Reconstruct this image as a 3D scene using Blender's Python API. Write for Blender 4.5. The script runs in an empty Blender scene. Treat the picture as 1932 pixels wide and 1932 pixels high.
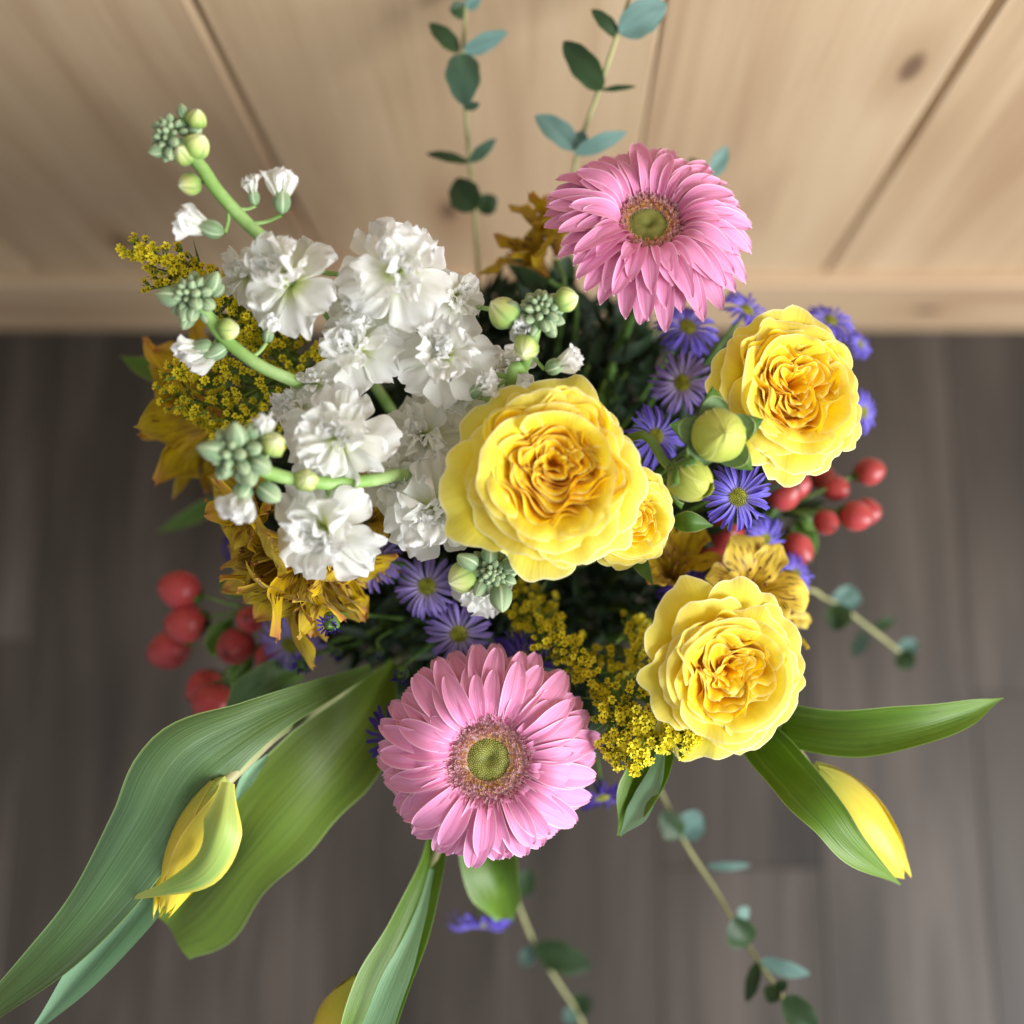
import bpy, math, random
import numpy as np
from mathutils import Vector, Matrix

R = math.radians
rnd = random.Random(7)
nr = np.random.RandomState(11)
scene = bpy.context.scene
COL = scene.collection

# ------------------------------------------------------------------ camera
CAM_H = 1.0
TILT = R(10.7)
PX0, PY0 = 1030.0, 966.0           # where the optical axis falls (the photo is a crop)
cam_d = bpy.data.cameras.new('camera')
cam_d.sensor_width = 36.0
cam_d.lens = 36.0
cam_d.shift_x = -(PX0 - 966.0) / 1932.0
cam_d.clip_start = 0.02
cam_d.clip_end = 50
cam_d.dof.use_dof = True
cam_d.dof.focus_distance = 0.462
cam_d.dof.aperture_fstop = 2.3
cam = bpy.data.objects.new('camera', cam_d)
COL.objects.link(cam)
cam.location = (0, 0, CAM_H)
cam.rotation_euler = (TILT, 0, 0)
scene.camera = cam
CR = Matrix.Rotation(TILT, 3, 'X')
CO = Vector((0, 0, CAM_H))

# ------------------------------------------------------------------ light
world = bpy.data.worlds.new("World")
scene.world = world
world.use_nodes = True
bgn = world.node_tree.nodes['Background']
bgn.inputs[0].default_value = (0.97, 0.98, 1.0, 1)
bgn.inputs[1].default_value = 0.31


def area(name, loc, aim, sx, sy, power, col):
    l = bpy.data.lights.new(name, 'AREA')
    l.shape = 'RECTANGLE'; l.size = sx; l.size_y = sy
    l.energy = power; l.color = col
    o = bpy.data.objects.new(name, l)
    COL.objects.link(o)
    o.location = loc
    o.rotation_euler = (Vector(aim) - Vector(loc)).to_track_quat('-Z', 'Y').to_euler()
    return o


area('window_light', (1.75, -0.85, 1.35), (0, 0.05, 0.5), 1.1, 1.5, 59, (0.97, 0.985, 1.0))
scene.view_settings.view_transform = 'Standard'
scene.view_settings.look = 'None'
scene.view_settings.gamma = 1
scene.view_settings.exposure = 0.82


def lin(r, g, b):
    f = lambda c: (c / 255 / 12.92) if c / 255 <= 0.04045 else ((c / 255 + 0.055) / 1.055) ** 2.4
    return (f(r), f(g), f(b), 1)


def at(px, py, d):
    """a point of the room seen at px,py of a 1932 px wide picture, d metres deep"""
    v = Vector(((px - PX0) / 1932 * d, -(py - PY0) / 1932 * d, -d))
    return CO + CR @ v


def cdir(x, y, z):
    """direction given as right, up, towards the viewer"""
    return (CR @ Vector((x, y, z))).normalized()


def frame(P, n, roll=0.0, up=None):
    """matrix at P with +Z along n"""
    z = n.normalized()
    u = up or cdir(0, 1, 0)
    y = (u - z * u.dot(z))
    if y.length < 1e-4:
        y = cdir(1, 0, 0) - z * cdir(1, 0, 0).dot(z)
    y.normalize()
    x = y.cross(z)
    M = Matrix(((x.x, y.x, z.x, P.x), (x.y, y.y, z.y, P.y), (x.z, y.z, z.z, P.z), (0, 0, 0, 1)))
    return M @ Matrix.Rotation(roll, 4, 'Z')


# ------------------------------------------------------------------ materials
class NT:
    def __init__(s, name):
        s.m = bpy.data.materials.new(name)
        s.m.use_nodes = True
        s.t = s.m.node_tree
        s.n = s.t.nodes
        s.l = s.t.links
        s.bsdf = s.n['Principled BSDF']
        s.out = s.n['Material Output']

    def new(s, typ, **kw):
        x = s.n.new(typ)
        for k, v in kw.items():
            setattr(x, k, v)
        return x

    def link(s, a, b):
        s.l.new(a, b)

    def math(s, op, a, b=None, clamp=False):
        x = s.new('ShaderNodeMath', operation=op, use_clamp=clamp)
        for i, v in enumerate((a, b)):
            if v is None: continue
            if isinstance(v, (int, float)): x.inputs[i].default_value = v
            else: s.link(v, x.inputs[i])
        return x.outputs[0]

    def mix(s, f, a, b, blend='MIX'):
        x = s.new('ShaderNodeMix', data_type='RGBA', blend_type=blend)
        for i, v in ((0, f), (6, a), (7, b)):
            if isinstance(v, (int, float, tuple)): x.inputs[i].default_value = v
            else: s.link(v, x.inputs[i])
        return x.outputs[2]

    def ramp(s, fac, stops, interp='LINEAR'):
        x = s.new('ShaderNodeValToRGB')
        e = x.color_ramp.elements
        x.color_ramp.interpolation = interp
        while len(e) < len(stops): e.new(0.5)
        for k, (p, c) in enumerate(stops):
            e[k].position = p; e[k].color = c
        s.link(fac, x.inputs[0])
        return x.outputs[0]

    def range(s, v, a, b, c=0.0, d=1.0, smooth=True):
        x = s.new('ShaderNodeMapRange')
        if smooth: x.interpolation_type = 'SMOOTHSTEP'
        s.link(v, x.inputs[0])
        for i, q in enumerate((a, b, c, d)): x.inputs[i + 1].default_value = q
        return x.outputs[0]

    def noise(s, vec, scale, detail=3, rough=0.5, dist=0.0):
        x = s.new('ShaderNodeTexNoise')
        x.inputs['Scale'].default_value = scale
        x.inputs['Detail'].default_value = detail
        x.inputs['Roughness'].default_value = rough
        x.inputs['Distortion'].default_value = dist
        if vec is not None: s.link(vec, x.inputs['Vector'])
        return x.outputs['Fac']

    def uv(s, su=1, sv=1, rand=True):
        t = s.new('ShaderNodeTexCoord')
        m = s.new('ShaderNodeMapping')
        s.link(t.outputs['UV'], m.inputs[0])
        m.inputs['Scale'].default_value = (su, sv, 1)
        if rand:
            oi = s.new('ShaderNodeObjectInfo')
            c = s.new('ShaderNodeCombineXYZ')
            s.link(s.math('MULTIPLY', oi.outputs['Random'], 40.0), c.inputs[2])
            s.link(s.math('MULTIPLY', oi.outputs['Random'], 17.0), c.inputs[0])
            s.link(c.outputs[0], m.inputs['Location'])
        return m.outputs[0]

    def sepuv(s):
        t = s.new('ShaderNodeTexCoord')
        q = s.new('ShaderNodeSeparateXYZ')
        s.link(t.outputs['UV'], q.inputs[0])
        return q.outputs[0], q.outputs[1]


def petal_material(name, stops, edge=None, edge_w=0.06, rim=None, rim_w=0.05, vein=0.25, vein_col=None, nu=26, nv=1.6,
                   transl=0.3, rough=0.5, back=None, var=0.12, bump=0.25, spec=0.3, flecks=None, sss=0.0, vary_hue=0.012, seams=None, streak=None):
    T = NT(name)
    u, v = T.sepuv()
    col = T.ramp(v, stops)
    vn = T.noise(T.uv(nu, nv), 1.0, 3, 0.6)
    veins = T.range(vn, 0.42, 0.68)
    vc = vein_col or tuple([c * 0.6 for c in stops[0][1][:3]] + [1])
    col = T.mix(T.math('MULTIPLY', veins, vein), col, vc)
    if edge:
        d = T.math('ABSOLUTE', T.math('SUBTRACT', u, 0.5))
        f = T.range(d, 0.5 - edge_w, 0.5)
        col = T.mix(T.math('MULTIPLY', f, 0.85), col, edge)
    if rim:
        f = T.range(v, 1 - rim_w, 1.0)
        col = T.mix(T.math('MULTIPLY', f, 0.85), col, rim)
    if flecks:
        fn = T.noise(T.uv(24, 5), 1.0, 1, 0.4)
        f = T.range(fn, 0.57, 0.61)
        band = T.math('MULTIPLY', T.range(v, 0.15, 0.35), T.range(v, 0.92, 0.72))
        col = T.mix(T.math('MULTIPLY', T.math('MULTIPLY', f, band), 0.9), col, flecks)
    if streak:
        sn = T.noise(T.uv(9, 1.6), 1.0, 5, 0.7)
        col = T.mix(T.math('MULTIPLY', T.range(sn, 0.5, 0.72), 0.6), col, streak)
        sn2 = T.noise(T.uv(2.5, 5), 1.0, 4, 0.65)
        col = T.mix(T.math('MULTIPLY', T.range(sn2, 0.52, 0.75), 0.35), col, tuple([c * .5 for c in stops[0][1][:3]] + [1]))
    if seams:
        fr = T.math('FRACT', T.math('MULTIPLY', u, 4.0))
        d = T.math('ABSOLUTE', T.math('SUBTRACT', fr, 0.5))
        col = T.mix(T.math('MULTIPLY', T.range(d, 0.12, 0.02), 0.6), col, seams)
    # blotches
    bl = T.noise(T.uv(3, 3), 1.0, 3, 0.6)
    hs = T.new('ShaderNodeHueSaturation')
    T.link(col, hs.inputs['Color'])
    oi = T.new('ShaderNodeObjectInfo')
    rv = T.math('ADD', T.math('MULTIPLY', oi.outputs['Random'], var), T.math('MULTIPLY', bl, var))
    T.link(T.math('ADD', rv, 1.0 - var), hs.inputs['Value'])
    T.link(T.math('ADD', T.math('MULTIPLY', bl, vary_hue * 2), 0.5 - vary_hue), hs.inputs['Hue'])
    col = hs.outputs[0]
    if back:
        g = T.new('ShaderNodeNewGeometry')
        bc = T.mix(T.math('MULTIPLY', veins, 0.35), back, tuple([c * 0.55 for c in back[:3]] + [1]))
        col = T.mix(g.outputs['Backfacing'], col, bc)
    b = T.bsdf
    T.link(col, b.inputs['Base Color'])
    b.inputs['Roughness'].default_value = rough
    b.inputs['Specular IOR Level'].default_value = spec
    b.inputs['Sheen Weight'].default_value = 0.15
    b.inputs['Sheen Roughness'].default_value = 0.4
    bp = T.new('ShaderNodeBump')
    bp.inputs['Strength'].default_value = bump
    bp.inputs['Distance'].default_value = 0.0006
    T.link(vn, bp.inputs['Height'])
    T.link(bp.outputs[0], b.inputs['Normal'])
    if transl > 0:
        tr = T.new('ShaderNodeBsdfTranslucent')
        hs2 = T.new('ShaderNodeHueSaturation')
        hs2.inputs['Saturation'].default_value = 1.15
        T.link(col, hs2.inputs['Color'])
        T.link(hs2.outputs[0], tr.inputs['Color'])
        T.link(bp.outputs[0], tr.inputs['Normal'])
        mx = T.new('ShaderNodeMixShader')
        mx.inputs[0].default_value = transl
        T.link(b.outputs[0], mx.inputs[1])
        T.link(tr.outputs[0], mx.inputs[2])
        T.link(mx.outputs[0], T.out.inputs['Surface'])
    return T.m


def plain_material(name, c1, c2, scale=40, rough=0.5, bump=0.2, spec=0.4, transl=0.0, stretch=(1, 1, 1), coat=0.0, randv=0.0):
    T = NT(name)
    t = T.new('ShaderNodeTexCoord')
    m = T.new('ShaderNodeMapping')
    T.link(t.outputs['Object'], m.inputs[0])
    m.inputs['Scale'].default_value = stretch
    n = T.noise(m.outputs[0], scale, 4, 0.6)
    f = T.range(n, 0.35, 0.65)
    col = T.mix(f, c1, c2)
    if randv:
        oi = T.new('ShaderNodeObjectInfo')
        hs = T.new('ShaderNodeHueSaturation')
        T.link(col, hs.inputs['Color'])
        T.link(T.math('ADD', T.math('MULTIPLY', oi.outputs['Random'], randv * 2), 1 - randv), hs.inputs['Value'])
        col = hs.outputs[0]
    b = T.bsdf
    T.link(col, b.inputs['Base Color'])
    b.inputs['Roughness'].default_value = rough
    b.inputs['Specular IOR Level'].default_value = spec
    b.inputs['Coat Weight'].default_value = coat
    bp = T.new('ShaderNodeBump')
    bp.inputs['Strength'].default_value = bump
    bp.inputs['Distance'].default_value = 0.0006
    T.link(n, bp.inputs['Height'])
    T.link(bp.outputs[0], b.inputs['Normal'])
    if transl:
        tr = T.new('ShaderNodeBsdfTranslucent')
        T.link(col, tr.inputs['Color'])
        mx = T.new('ShaderNodeMixShader')
        mx.inputs[0].default_value = transl
        T.link(b.outputs[0], mx.inputs[1]); T.link(tr.outputs[0], mx.inputs[2])
        T.link(mx.outputs[0], T.out.inputs['Surface'])
    return T.m


M = {}
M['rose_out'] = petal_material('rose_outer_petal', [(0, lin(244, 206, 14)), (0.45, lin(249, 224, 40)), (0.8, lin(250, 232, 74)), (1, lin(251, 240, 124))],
                               edge=lin(252, 242, 150), edge_w=0.05, rim=lin(253, 248, 196), rim_w=0.035, vein=0.10, vein_col=lin(225, 175, 40), nu=22, transl=0.40, rough=0.62, var=0.10, bump=0.6, spec=0.22)  # pale edge and rim: petal pigment plus rim highlight put into the colour
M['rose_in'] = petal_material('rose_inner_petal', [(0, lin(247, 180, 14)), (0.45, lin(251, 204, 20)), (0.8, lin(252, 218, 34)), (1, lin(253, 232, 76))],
                              edge=lin(252, 226, 90), edge_w=0.03, rim=lin(254, 243, 160), rim_w=0.07, vein=0.08, vein_col=lin(235, 170, 40), nu=22, transl=0.46, rough=0.6, var=0.10, bump=0.4, spec=0.2)  # pale rim band is partly pigment, partly painted edge light
M['gerb'] = petal_material('gerbera_petal', [(0, lin(214, 112, 162)), (0.25, lin(232, 146, 190)), (0.8, lin(238, 162, 204)), (1, lin(244, 184, 216))],
                           edge=lin(250, 210, 230), edge_w=0.07, rim=lin(248, 200, 222), rim_w=0.03, vein=0.34, vein_col=lin(212, 112, 160), nu=12, nv=0.8, transl=0.22, rough=0.5, var=0.07, bump=0.6, back=lin(235, 165, 190))
M['stock'] = petal_material('stock_petal', [(0, lin(178, 198, 92)), (0.2, lin(224, 230, 178)), (0.42, lin(245, 246, 238)), (1, lin(250, 250, 250))],
                            edge=lin(252, 252, 252), edge_w=0.04, rim=lin(252, 252, 252), rim_w=0.03, vein=0.10, vein_col=lin(205, 210, 190), nu=12, transl=0.5, rough=0.7, var=0.03, bump=0.3, spec=0.12)  # brighter edge and rim paint in the highlight along the petal edge
M['aster'] = petal_material('aster_petal', [(0, lin(184, 170, 206)), (0.35, lin(142, 124, 192)), (1, lin(104, 84, 168))], edge=lin(160, 145, 215), edge_w=0.15, vein=0.15, nu=5, transl=0.2, var=0.15, rough=0.55)
M['aster_b'] = petal_material('bright_aster_petal', [(0, lin(150, 140, 222)), (0.3, lin(112, 98, 215)), (1, lin(92, 74, 200))], edge=lin(170, 160, 238), edge_w=0.15, vein=0.15, nu=5, transl=0.25, var=0.15, rough=0.55)
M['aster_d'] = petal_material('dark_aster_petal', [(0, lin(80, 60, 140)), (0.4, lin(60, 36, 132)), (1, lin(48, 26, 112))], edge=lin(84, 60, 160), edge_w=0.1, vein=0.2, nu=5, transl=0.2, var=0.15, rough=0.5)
M['alst'] = petal_material('alstroemeria_petal', [(0, lin(112, 62, 12)), (0.3, lin(170, 138, 12)), (0.7, lin(198, 172, 20)), (1, lin(194, 168, 52))],
                           edge=lin(224, 186, 40), edge_w=0.07, rim=lin(205, 150, 90), rim_w=0.03, vein=0.5, vein_col=lin(128, 76, 14), nu=14, transl=0.25, var=0.2, rough=0.5, bump=0.8, flecks=lin(120, 74, 16))
M['alst_in'] = petal_material('flecked_alstroemeria_petal', [(0, lin(150, 76, 12)), (0.35, lin(180, 140, 8)), (0.8, lin(208, 180, 18)), (1, lin(196, 136, 76))],
                              edge=lin(230, 196, 50), edge_w=0.07, vein=0.25, vein_col=lin(150, 70, 10), nu=14, transl=0.25, var=0.12, rough=0.45, bump=0.5, flecks=lin(64, 12, 10))
M['alst_y'] = petal_material('pale_alstroemeria_petal', [(0, lin(190, 130, 20)), (0.35, lin(232, 196, 60)), (1, lin(236, 212, 96))],
                             edge=lin(244, 226, 130), edge_w=0.07, vein=0.2, vein_col=lin(190, 140, 30), nu=14, transl=0.25, var=0.12, rough=0.45, bump=0.4, flecks=lin(80, 40, 20))
M['tleaf'] = petal_material('tulip_leaf', [(0, lin(96, 124, 36)), (0.35, lin(84, 112, 62)), (0.6, lin(86, 118, 80)), (1, lin(80, 108, 46))],
                            edge=lin(150, 180, 110), edge_w=0.03, vein=0.45, vein_col=lin(54, 84, 40), nu=26, nv=1.4, transl=0.16, rough=0.42, var=0.10, bump=0.8, spec=0.4, back=lin(142, 184, 146), vary_hue=0.02, streak=lin(124, 150, 118))
M['tleaf_g'] = petal_material('bright_tulip_leaf', [(0, lin(70, 100, 20)), (0.6, lin(88, 124, 20)), (1, lin(104, 140, 36))],
                              edge=lin(160, 190, 110), edge_w=0.03, vein=0.35, vein_col=lin(56, 86, 16), nu=30, nv=0.9, transl=0.2, rough=0.42, var=0.10, bump=0.5, spec=0.4, back=lin(140, 184, 140), vary_hue=0.02, streak=lin(112, 144, 60))
M['tleaf_o'] = petal_material('olive_tulip_leaf', [(0, lin(92, 112, 14)), (0.5, lin(98, 124, 34)), (1, lin(112, 142, 48))],
                              edge=lin(160, 190, 110), edge_w=0.03, vein=0.35, vein_col=lin(60, 88, 24), nu=20, nv=1.2, transl=0.2, rough=0.5, var=0.16, bump=0.6, spec=0.45, back=lin(140, 184, 140), vary_hue=0.02, streak=lin(120, 150, 70))
M['tulip'] = petal_material('tulip_petal', [(0, lin(190, 202, 96)), (0.35, lin(230, 212, 78)), (1, lin(246, 226, 74))],
                            edge=lin(246, 228, 110), edge_w=0.05, vein=0.14, vein_col=lin(214, 166, 24), nu=24, nv=1.0, transl=0.25, rough=0.4, var=0.05, bump=0.35)
M['tulip_g'] = petal_material('green_tulip_petal', [(0, lin(176, 184, 96)), (0.3, lin(166, 194, 100)), (0.7, lin(138, 182, 100)), (1, lin(200, 196, 120))],
                              edge=lin(226, 216, 90), edge_w=0.12, vein=0.4, vein_col=lin(196, 206, 110), nu=16, nv=1.4, transl=0.2, rough=0.42, var=0.05, bump=0.4)
M['euc'] = petal_material('eucalyptus_leaf', [(0, lin(66, 94, 70)), (1, lin(58, 86, 70))], edge=lin(100, 120, 100), edge_w=0.05, vein=0.2, vein_col=lin(52, 80, 66), nu=8, transl=0.12, rough=0.55, var=0.15, bump=0.3, back=lin(100, 132, 124))
M['euc_d'] = petal_material('dark_eucalyptus_leaf', [(0, lin(46, 70, 34)), (1, lin(40, 62, 36))], edge=lin(80, 100, 60), edge_w=0.05, vein=0.2, vein_col=lin(32, 52, 26), nu=8, transl=0.12, rough=0.5, var=0.15, bump=0.3, back=lin(90, 120, 112))
M['leaf'] = petal_material('rose_leaf', [(0, lin(70, 104, 30)), (1, lin(84, 122, 44))], edge=lin(170, 180, 120), edge_w=0.05, vein=0.3, vein_col=lin(50, 80, 24), nu=10, transl=0.15, rough=0.45, var=0.2, bump=0.3, back=lin(122, 150, 100))
M['filler'] = petal_material('filler_leaf', [(0, lin(24, 40, 22)), (1, lin(34, 58, 30))], vein=0.3, vein_col=lin(18, 30, 14), nu=8, transl=0.1, rough=0.55, var=0.3, bump=0.3)  # green kept dark to stand in for shade deep between the flowers
M['sbud'] = petal_material('stock_bud', [(0, lin(112, 146, 96)), (0.5, lin(116, 142, 106)), (1, lin(160, 178, 134))], vein=0.45, vein_col=lin(150, 170, 132), nu=12, nv=0.8, seams=lin(214, 226, 190), transl=0.08, rough=0.65, var=0.12, bump=0.5)
M['sbud_y'] = petal_material('opening_stock_bud', [(0, lin(96, 134, 74)), (0.45, lin(146, 172, 88)), (0.75, lin(212, 220, 140)), (1, lin(240, 242, 200))], seams=lin(120, 150, 84), vein=0.5, vein_col=lin(150, 176, 84), nu=9, nv=0.7, transl=0.15, rough=0.6, var=0.08, bump=0.5)
M['rbud'] = petal_material('rose_bud_petal', [(0, lin(138, 160, 62)), (0.6, lin(172, 186, 78)), (1, lin(206, 210, 104))], edge=lin(232, 230, 150), edge_w=0.05, vein=0.25, vein_col=lin(170, 184, 66), nu=14, transl=0.15, rough=0.5, var=0.05, bump=0.4)
M['stem'] = plain_material('stock_stem', lin(126, 164, 82), lin(160, 190, 122), 60, 0.5, 0.3)
M['stem2'] = plain_material('flower_stem', lin(70, 104, 44), lin(98, 130, 62), 60, 0.5, 0.3)
M['estem'] = plain_material('eucalyptus_stem', lin(140, 144, 96), lin(164, 164, 112), 60, 0.6, 0.3)
M['tstem'] = plain_material('tulip_stem', lin(140, 150, 100), lin(164, 160, 118), 40, 0.5, 0.3)
M['berry'] = petal_material('red_berry', [(0, lin(120, 60, 36)), (0.12, lin(164, 62, 56)), (0.6, lin(174, 60, 62)), (0.93, lin(156, 50, 50)), (1, lin(50, 22, 18))], vein=0.3, vein_col=lin(132, 36, 34), nu=5, nv=3, transl=0, rough=0.4, var=0.22, bump=0.15, spec=0.45)
M['disc'] = plain_material('gerbera_disc', lin(92, 96, 26), lin(124, 128, 46), 300, 0.6, 0.3)
M['disc_dot'] = plain_material('gerbera_disc_bud', lin(176, 182, 96), lin(206, 208, 136), 300, 0.55, 0.2)
M['ring_p'] = plain_material('gerbera_ring_pink', lin(240, 176, 190), lin(253, 226, 230), 500, 0.5, 0.2, transl=0.45)
M['ring_o'] = plain_material('gerbera_ring_orange', lin(232, 176, 110), lin(250, 220, 164), 500, 0.5, 0.2, transl=0.4)
M['adisc'] = plain_material('aster_disc', lin(112, 116, 22), lin(166, 166, 52), 400, 0.6, 0.4)
M['gold'] = plain_material('goldenrod_floret', lin(220, 204, 14), lin(240, 224, 40), 500, 0.55, 0.2, transl=0.2, randv=0.14)
M['gold_o'] = plain_material('dark_goldenrod_floret', lin(214, 192, 14), lin(232, 214, 36), 500, 0.55, 0.2, transl=0.15, randv=0.2)
M['gold_g'] = plain_material('goldenrod_green', lin(74, 100, 30), lin(104, 124, 42), 300, 0.6, 0.2)
M['vase'] = plain_material('vase_glaze', lin(92, 96, 92), lin(110, 112, 108), 12, 0.35, 0.1)
M['anther'] = plain_material('anther', lin(90, 50, 20), lin(130, 80, 30), 300, 0.6, 0.2)


# ------------------------------------------------------------------ mesh helpers
def mesh_from(name, V, F, mat, UV=None, smooth=True):
    me = bpy.data.meshes.new(name)
    V = np.asarray(V, dtype=np.float32)
    n = len(F)
    if isinstance(F, np.ndarray) and F.ndim == 2:
        k = F.shape[1]
        me.vertices.add(len(V)); me.loops.add(n * k); me.polygons.add(n)
        me.vertices.foreach_set('co', V.ravel())
        me.loops.foreach_set('vertex_index', F.ravel().astype(np.int32))
        me.polygons.foreach_set('loop_start', np.arange(0, n * k, k, dtype=np.int32))
        me.polygons.foreach_set('loop_total', np.full(n, k, dtype=np.int32))
        me.update(calc_edges=True)
    else:
        me.from_pydata([tuple(v) for v in V], [], [tuple(f) for f in F])
    if UV is not None:
        l = me.uv_layers.new(name='UVMap')
        idx = np.empty(len(me.loops), dtype=np.int32)
        me.loops.foreach_get('vertex_index', idx)
        l.data.foreach_set('uv', np.asarray(UV, dtype=np.float32)[idx].ravel())
    if smooth:
        me.polygons.foreach_set('use_smooth', np.ones(len(me.polygons), dtype=bool))
    if mat is not None:
        for m in (mat if isinstance(mat, (list, tuple)) else [mat]):
            me.materials.append(m)
    return me


def grid_faces(nv, nu, wrap=False):
    i = np.arange(nv - 1)[:, None]
    j = np.arange(nu if wrap else nu - 1)[None, :]
    j2 = (j + 1) % nu
    a = i * nu + j; b = i * nu + j2; c = (i + 1) * nu + j2; d = (i + 1) * nu + j
    return np.stack([a, b, c, d], -1).reshape(-1, 4)


def grid_mesh(name, fn, nu, nv, mat, wrap=False):
    """fn(U in -1..1, V in 0..1) -> x,y,z arrays"""
    u = np.linspace(-1, 1, nu + (1 if wrap else 0))[:nu if wrap else None]
    v = np.linspace(0, 1, nv)
    U, V = np.meshgrid(u, v)
    X, Y, Z = fn(U, V)
    P = np.stack([X + 0 * U, Y + 0 * U, Z + 0 * U], -1).reshape(-1, 3)
    UV = np.stack([(U + 1) / 2, V], -1).reshape(-1, 2)
    return mesh_from(name, P, grid_faces(nv, nu, wrap), mat, UV)


def link(name, me, parent=None, mat=None):
    o = bpy.data.objects.new(name, me)
    COL.objects.link(o)
    if parent is not None:
        o.parent = parent
    if mat is not None:
        o.matrix_basis = mat
    return o


def thing(name, label, cat, Mx, group=None):
    o = bpy.data.objects.new(name, None)
    o.empty_display_size = 0.01
    COL.objects.link(o)
    o.matrix_basis = Mx
    o['label'] = label; o['category'] = cat
    if group: o['group'] = group
    return o


def nz(x, y, seed, f=1.0, oct=3):
    """smooth cheap noise of two arrays"""
    rs = np.random.RandomState(int(seed * 10) % 100000)
    s = 0; a = 1.0
    for o in range(oct):
        for k in range(3):
            ax, ay = rs.uniform(-1, 1, 2) * f * (1.9 ** o) * 2.2
            s = s + a * np.sin(ax * x + ay * y + rs.uniform(0, 6.28))
        a *= 0.55
    return s / 3.0


def catmull(P, n):
    P = [Vector(p) for p in P]
    if len(P) == 2:
        return [P[0].lerp(P[1], i / (n - 1)) for i in range(n)]
    Q = [P[0] * 2 - P[1]] + P + [P[-1] * 2 - P[-2]]
    out = []
    segs = len(P) - 1
    for i in range(n):
        t = i / (n - 1) * segs
        k = min(int(t), segs - 1); t -= k
        a, b, c, d = Q[k:k + 4]
        out.append(0.5 * ((2 * b) + (c - a) * t + (2 * a - 5 * b + 4 * c - d) * t * t + (3 * b - a - 3 * c + d) * t ** 3))
    return out


def interp(vals, n):
    v = np.array(vals, float)
    m = len(v)
    x = np.linspace(0, m - 1, n)
    k = np.clip(x.astype(int), 0, m - 2)
    t = x - k
    p = np.concatenate([[v[0]], v, [v[-1]]])
    a, b, c, d = p[k], p[k + 1], p[k + 2], p[np.minimum(k + 3, m + 1)]
    r = 0.5 * ((2 * b) + (c - a) * t + (2 * a - 5 * b + 4 * c - d) * t * t + (3 * b - a - 3 * c + d) * t ** 3)
    return np.clip(r, v.min(), v.max())


def tube_vf(P, r, sides=8):
    n = len(P)
    V = []; UV = []
    up = Vector((0.3, 0.2, 0.9))
    prev = None
    for i, p in enumerate(P):
        t = (P[min(i + 1, n - 1)] - P[max(i - 1, 0)]).normalized()
        if prev is None:
            a = t.cross(up)
            if a.length < 1e-3: a = t.cross(Vector((1, 0, 0)))
            a.normalize()
        else:
            a = (prev - t * prev.dot(t)).normalized()
        prev = a
        b = t.cross(a)
        for k in range(sides):
            an = 2 * math.pi * k / sides
            V.append(p + (a * math.cos(an) + b * math.sin(an)) * r[i])
            UV.append((k / sides, i / (n - 1)))
    V = np.array([tuple(v) for v in V])
    return V, grid_faces(n, sides, True), np.array(UV)


def tube(name, pts, radii, mat, parent=None, n=20, sides=8):
    P = catmull(pts, n)
    r = interp(radii, n)
    V, F, UV = tube_vf(P, r, sides)
    if parent is not None:
        inv = np.array(parent.matrix_basis.inverted())
        V = V @ inv[:3, :3].T + inv[:3, 3]
    return link(name, mesh_from(name, V, F, mat, UV), parent)


def blade(name, pts, widths, mat, parent=None, n=30, nu=11, roll=0.0, fold=0.0, wave=0.0, wfreq=3.0, seed=1, curl=0.0, flip=False, cup=None):
    """a leaf blade: world centreline, full widths in metres, roll about the line"""
    P = catmull(pts, n)
    w = interp(widths, n)
    rolls = interp(roll if isinstance(roll, (list, tuple)) else [roll, roll], n)
    folds = interp(fold if isinstance(fold, (list, tuple)) else [fold, fold], n)
    us = np.linspace(-1, 1, nu)
    V = []; UV = []
    for i, p in enumerate(P):
        t = (P[min(i + 1, n - 1)] - P[max(i - 1, 0)]).normalized()
        c = (CO - p).normalized()
        s = t.cross(c)
        s.normalize()
        nn = s.cross(t).normalized()
        q = Matrix.Rotation(rolls[i], 3, t)
        s = q @ s; nn = q @ nn
        if flip: s = -s
        vv = i / (n - 1)
        for u in us:
            h = w[i] * 0.5
            z = folds[i] * h * abs(u) ** 1.5
            z += curl * h * (u ** 3)
            z += wave * h * math.sin(wfreq * vv * 6.28 + (1.5 if u > 0 else 0) + seed) * abs(u) ** 2
            z += 0.06 * h * math.sin(u * 4 + vv * 5 + seed)
            wv = 1 + 0.04 * math.sin(vv * 17 + seed + u)
            V.append(p + s * (u * h * wv) + nn * z)
            UV.append(((u + 1) / 2, vv))
    V = np.array([tuple(v) for v in V]); UV = np.array(UV)
    if parent is not None:
        inv = np.array(parent.matrix_basis.inverted())
        V = V @ inv[:3, :3].T + inv[:3, 3]
    return link(name, mesh_from(name, V, grid_faces(n, nu), mat, UV), parent)


def ovoid(name, L, r, mat, seed=0, pointy=1.0, lobes=4):
    def fn(U, V):
        a = U * np.pi
        prof = np.sin(np.clip(V, 0.0, 1) ** 0.85 * np.pi) ** 0.7
        rad = r * prof * (1 + 0.07 * np.cos(lobes * a) + 0.05 * np.sin(2 * a + V * 5))
        return rad * np.cos(a), rad * np.sin(a), V * L
    return grid_mesh(name, fn, 14, 10, mat, wrap=True)


NECK = Vector((-0.035, 0.07, 0.30))


def stem_to_neck(parent, P, n, mat, r=0.002, name='stem', bend=0.05, r1=None):
    j = Vector((rnd.uniform(-.02, .02), rnd.uniform(-.02, .02), 0))
    a = P - n * 0.003
    b = P - n * bend
    return tube(name, [a, b, (b + NECK + j) / 2 + Vector((0, 0, -0.015)), NECK + j, NECK + j * 0.5 + Vector((0, 0, -0.2))],
                [r, r, r * 1.15, r * 1.2, r * 1.2], mat, parent, n=22)


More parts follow.
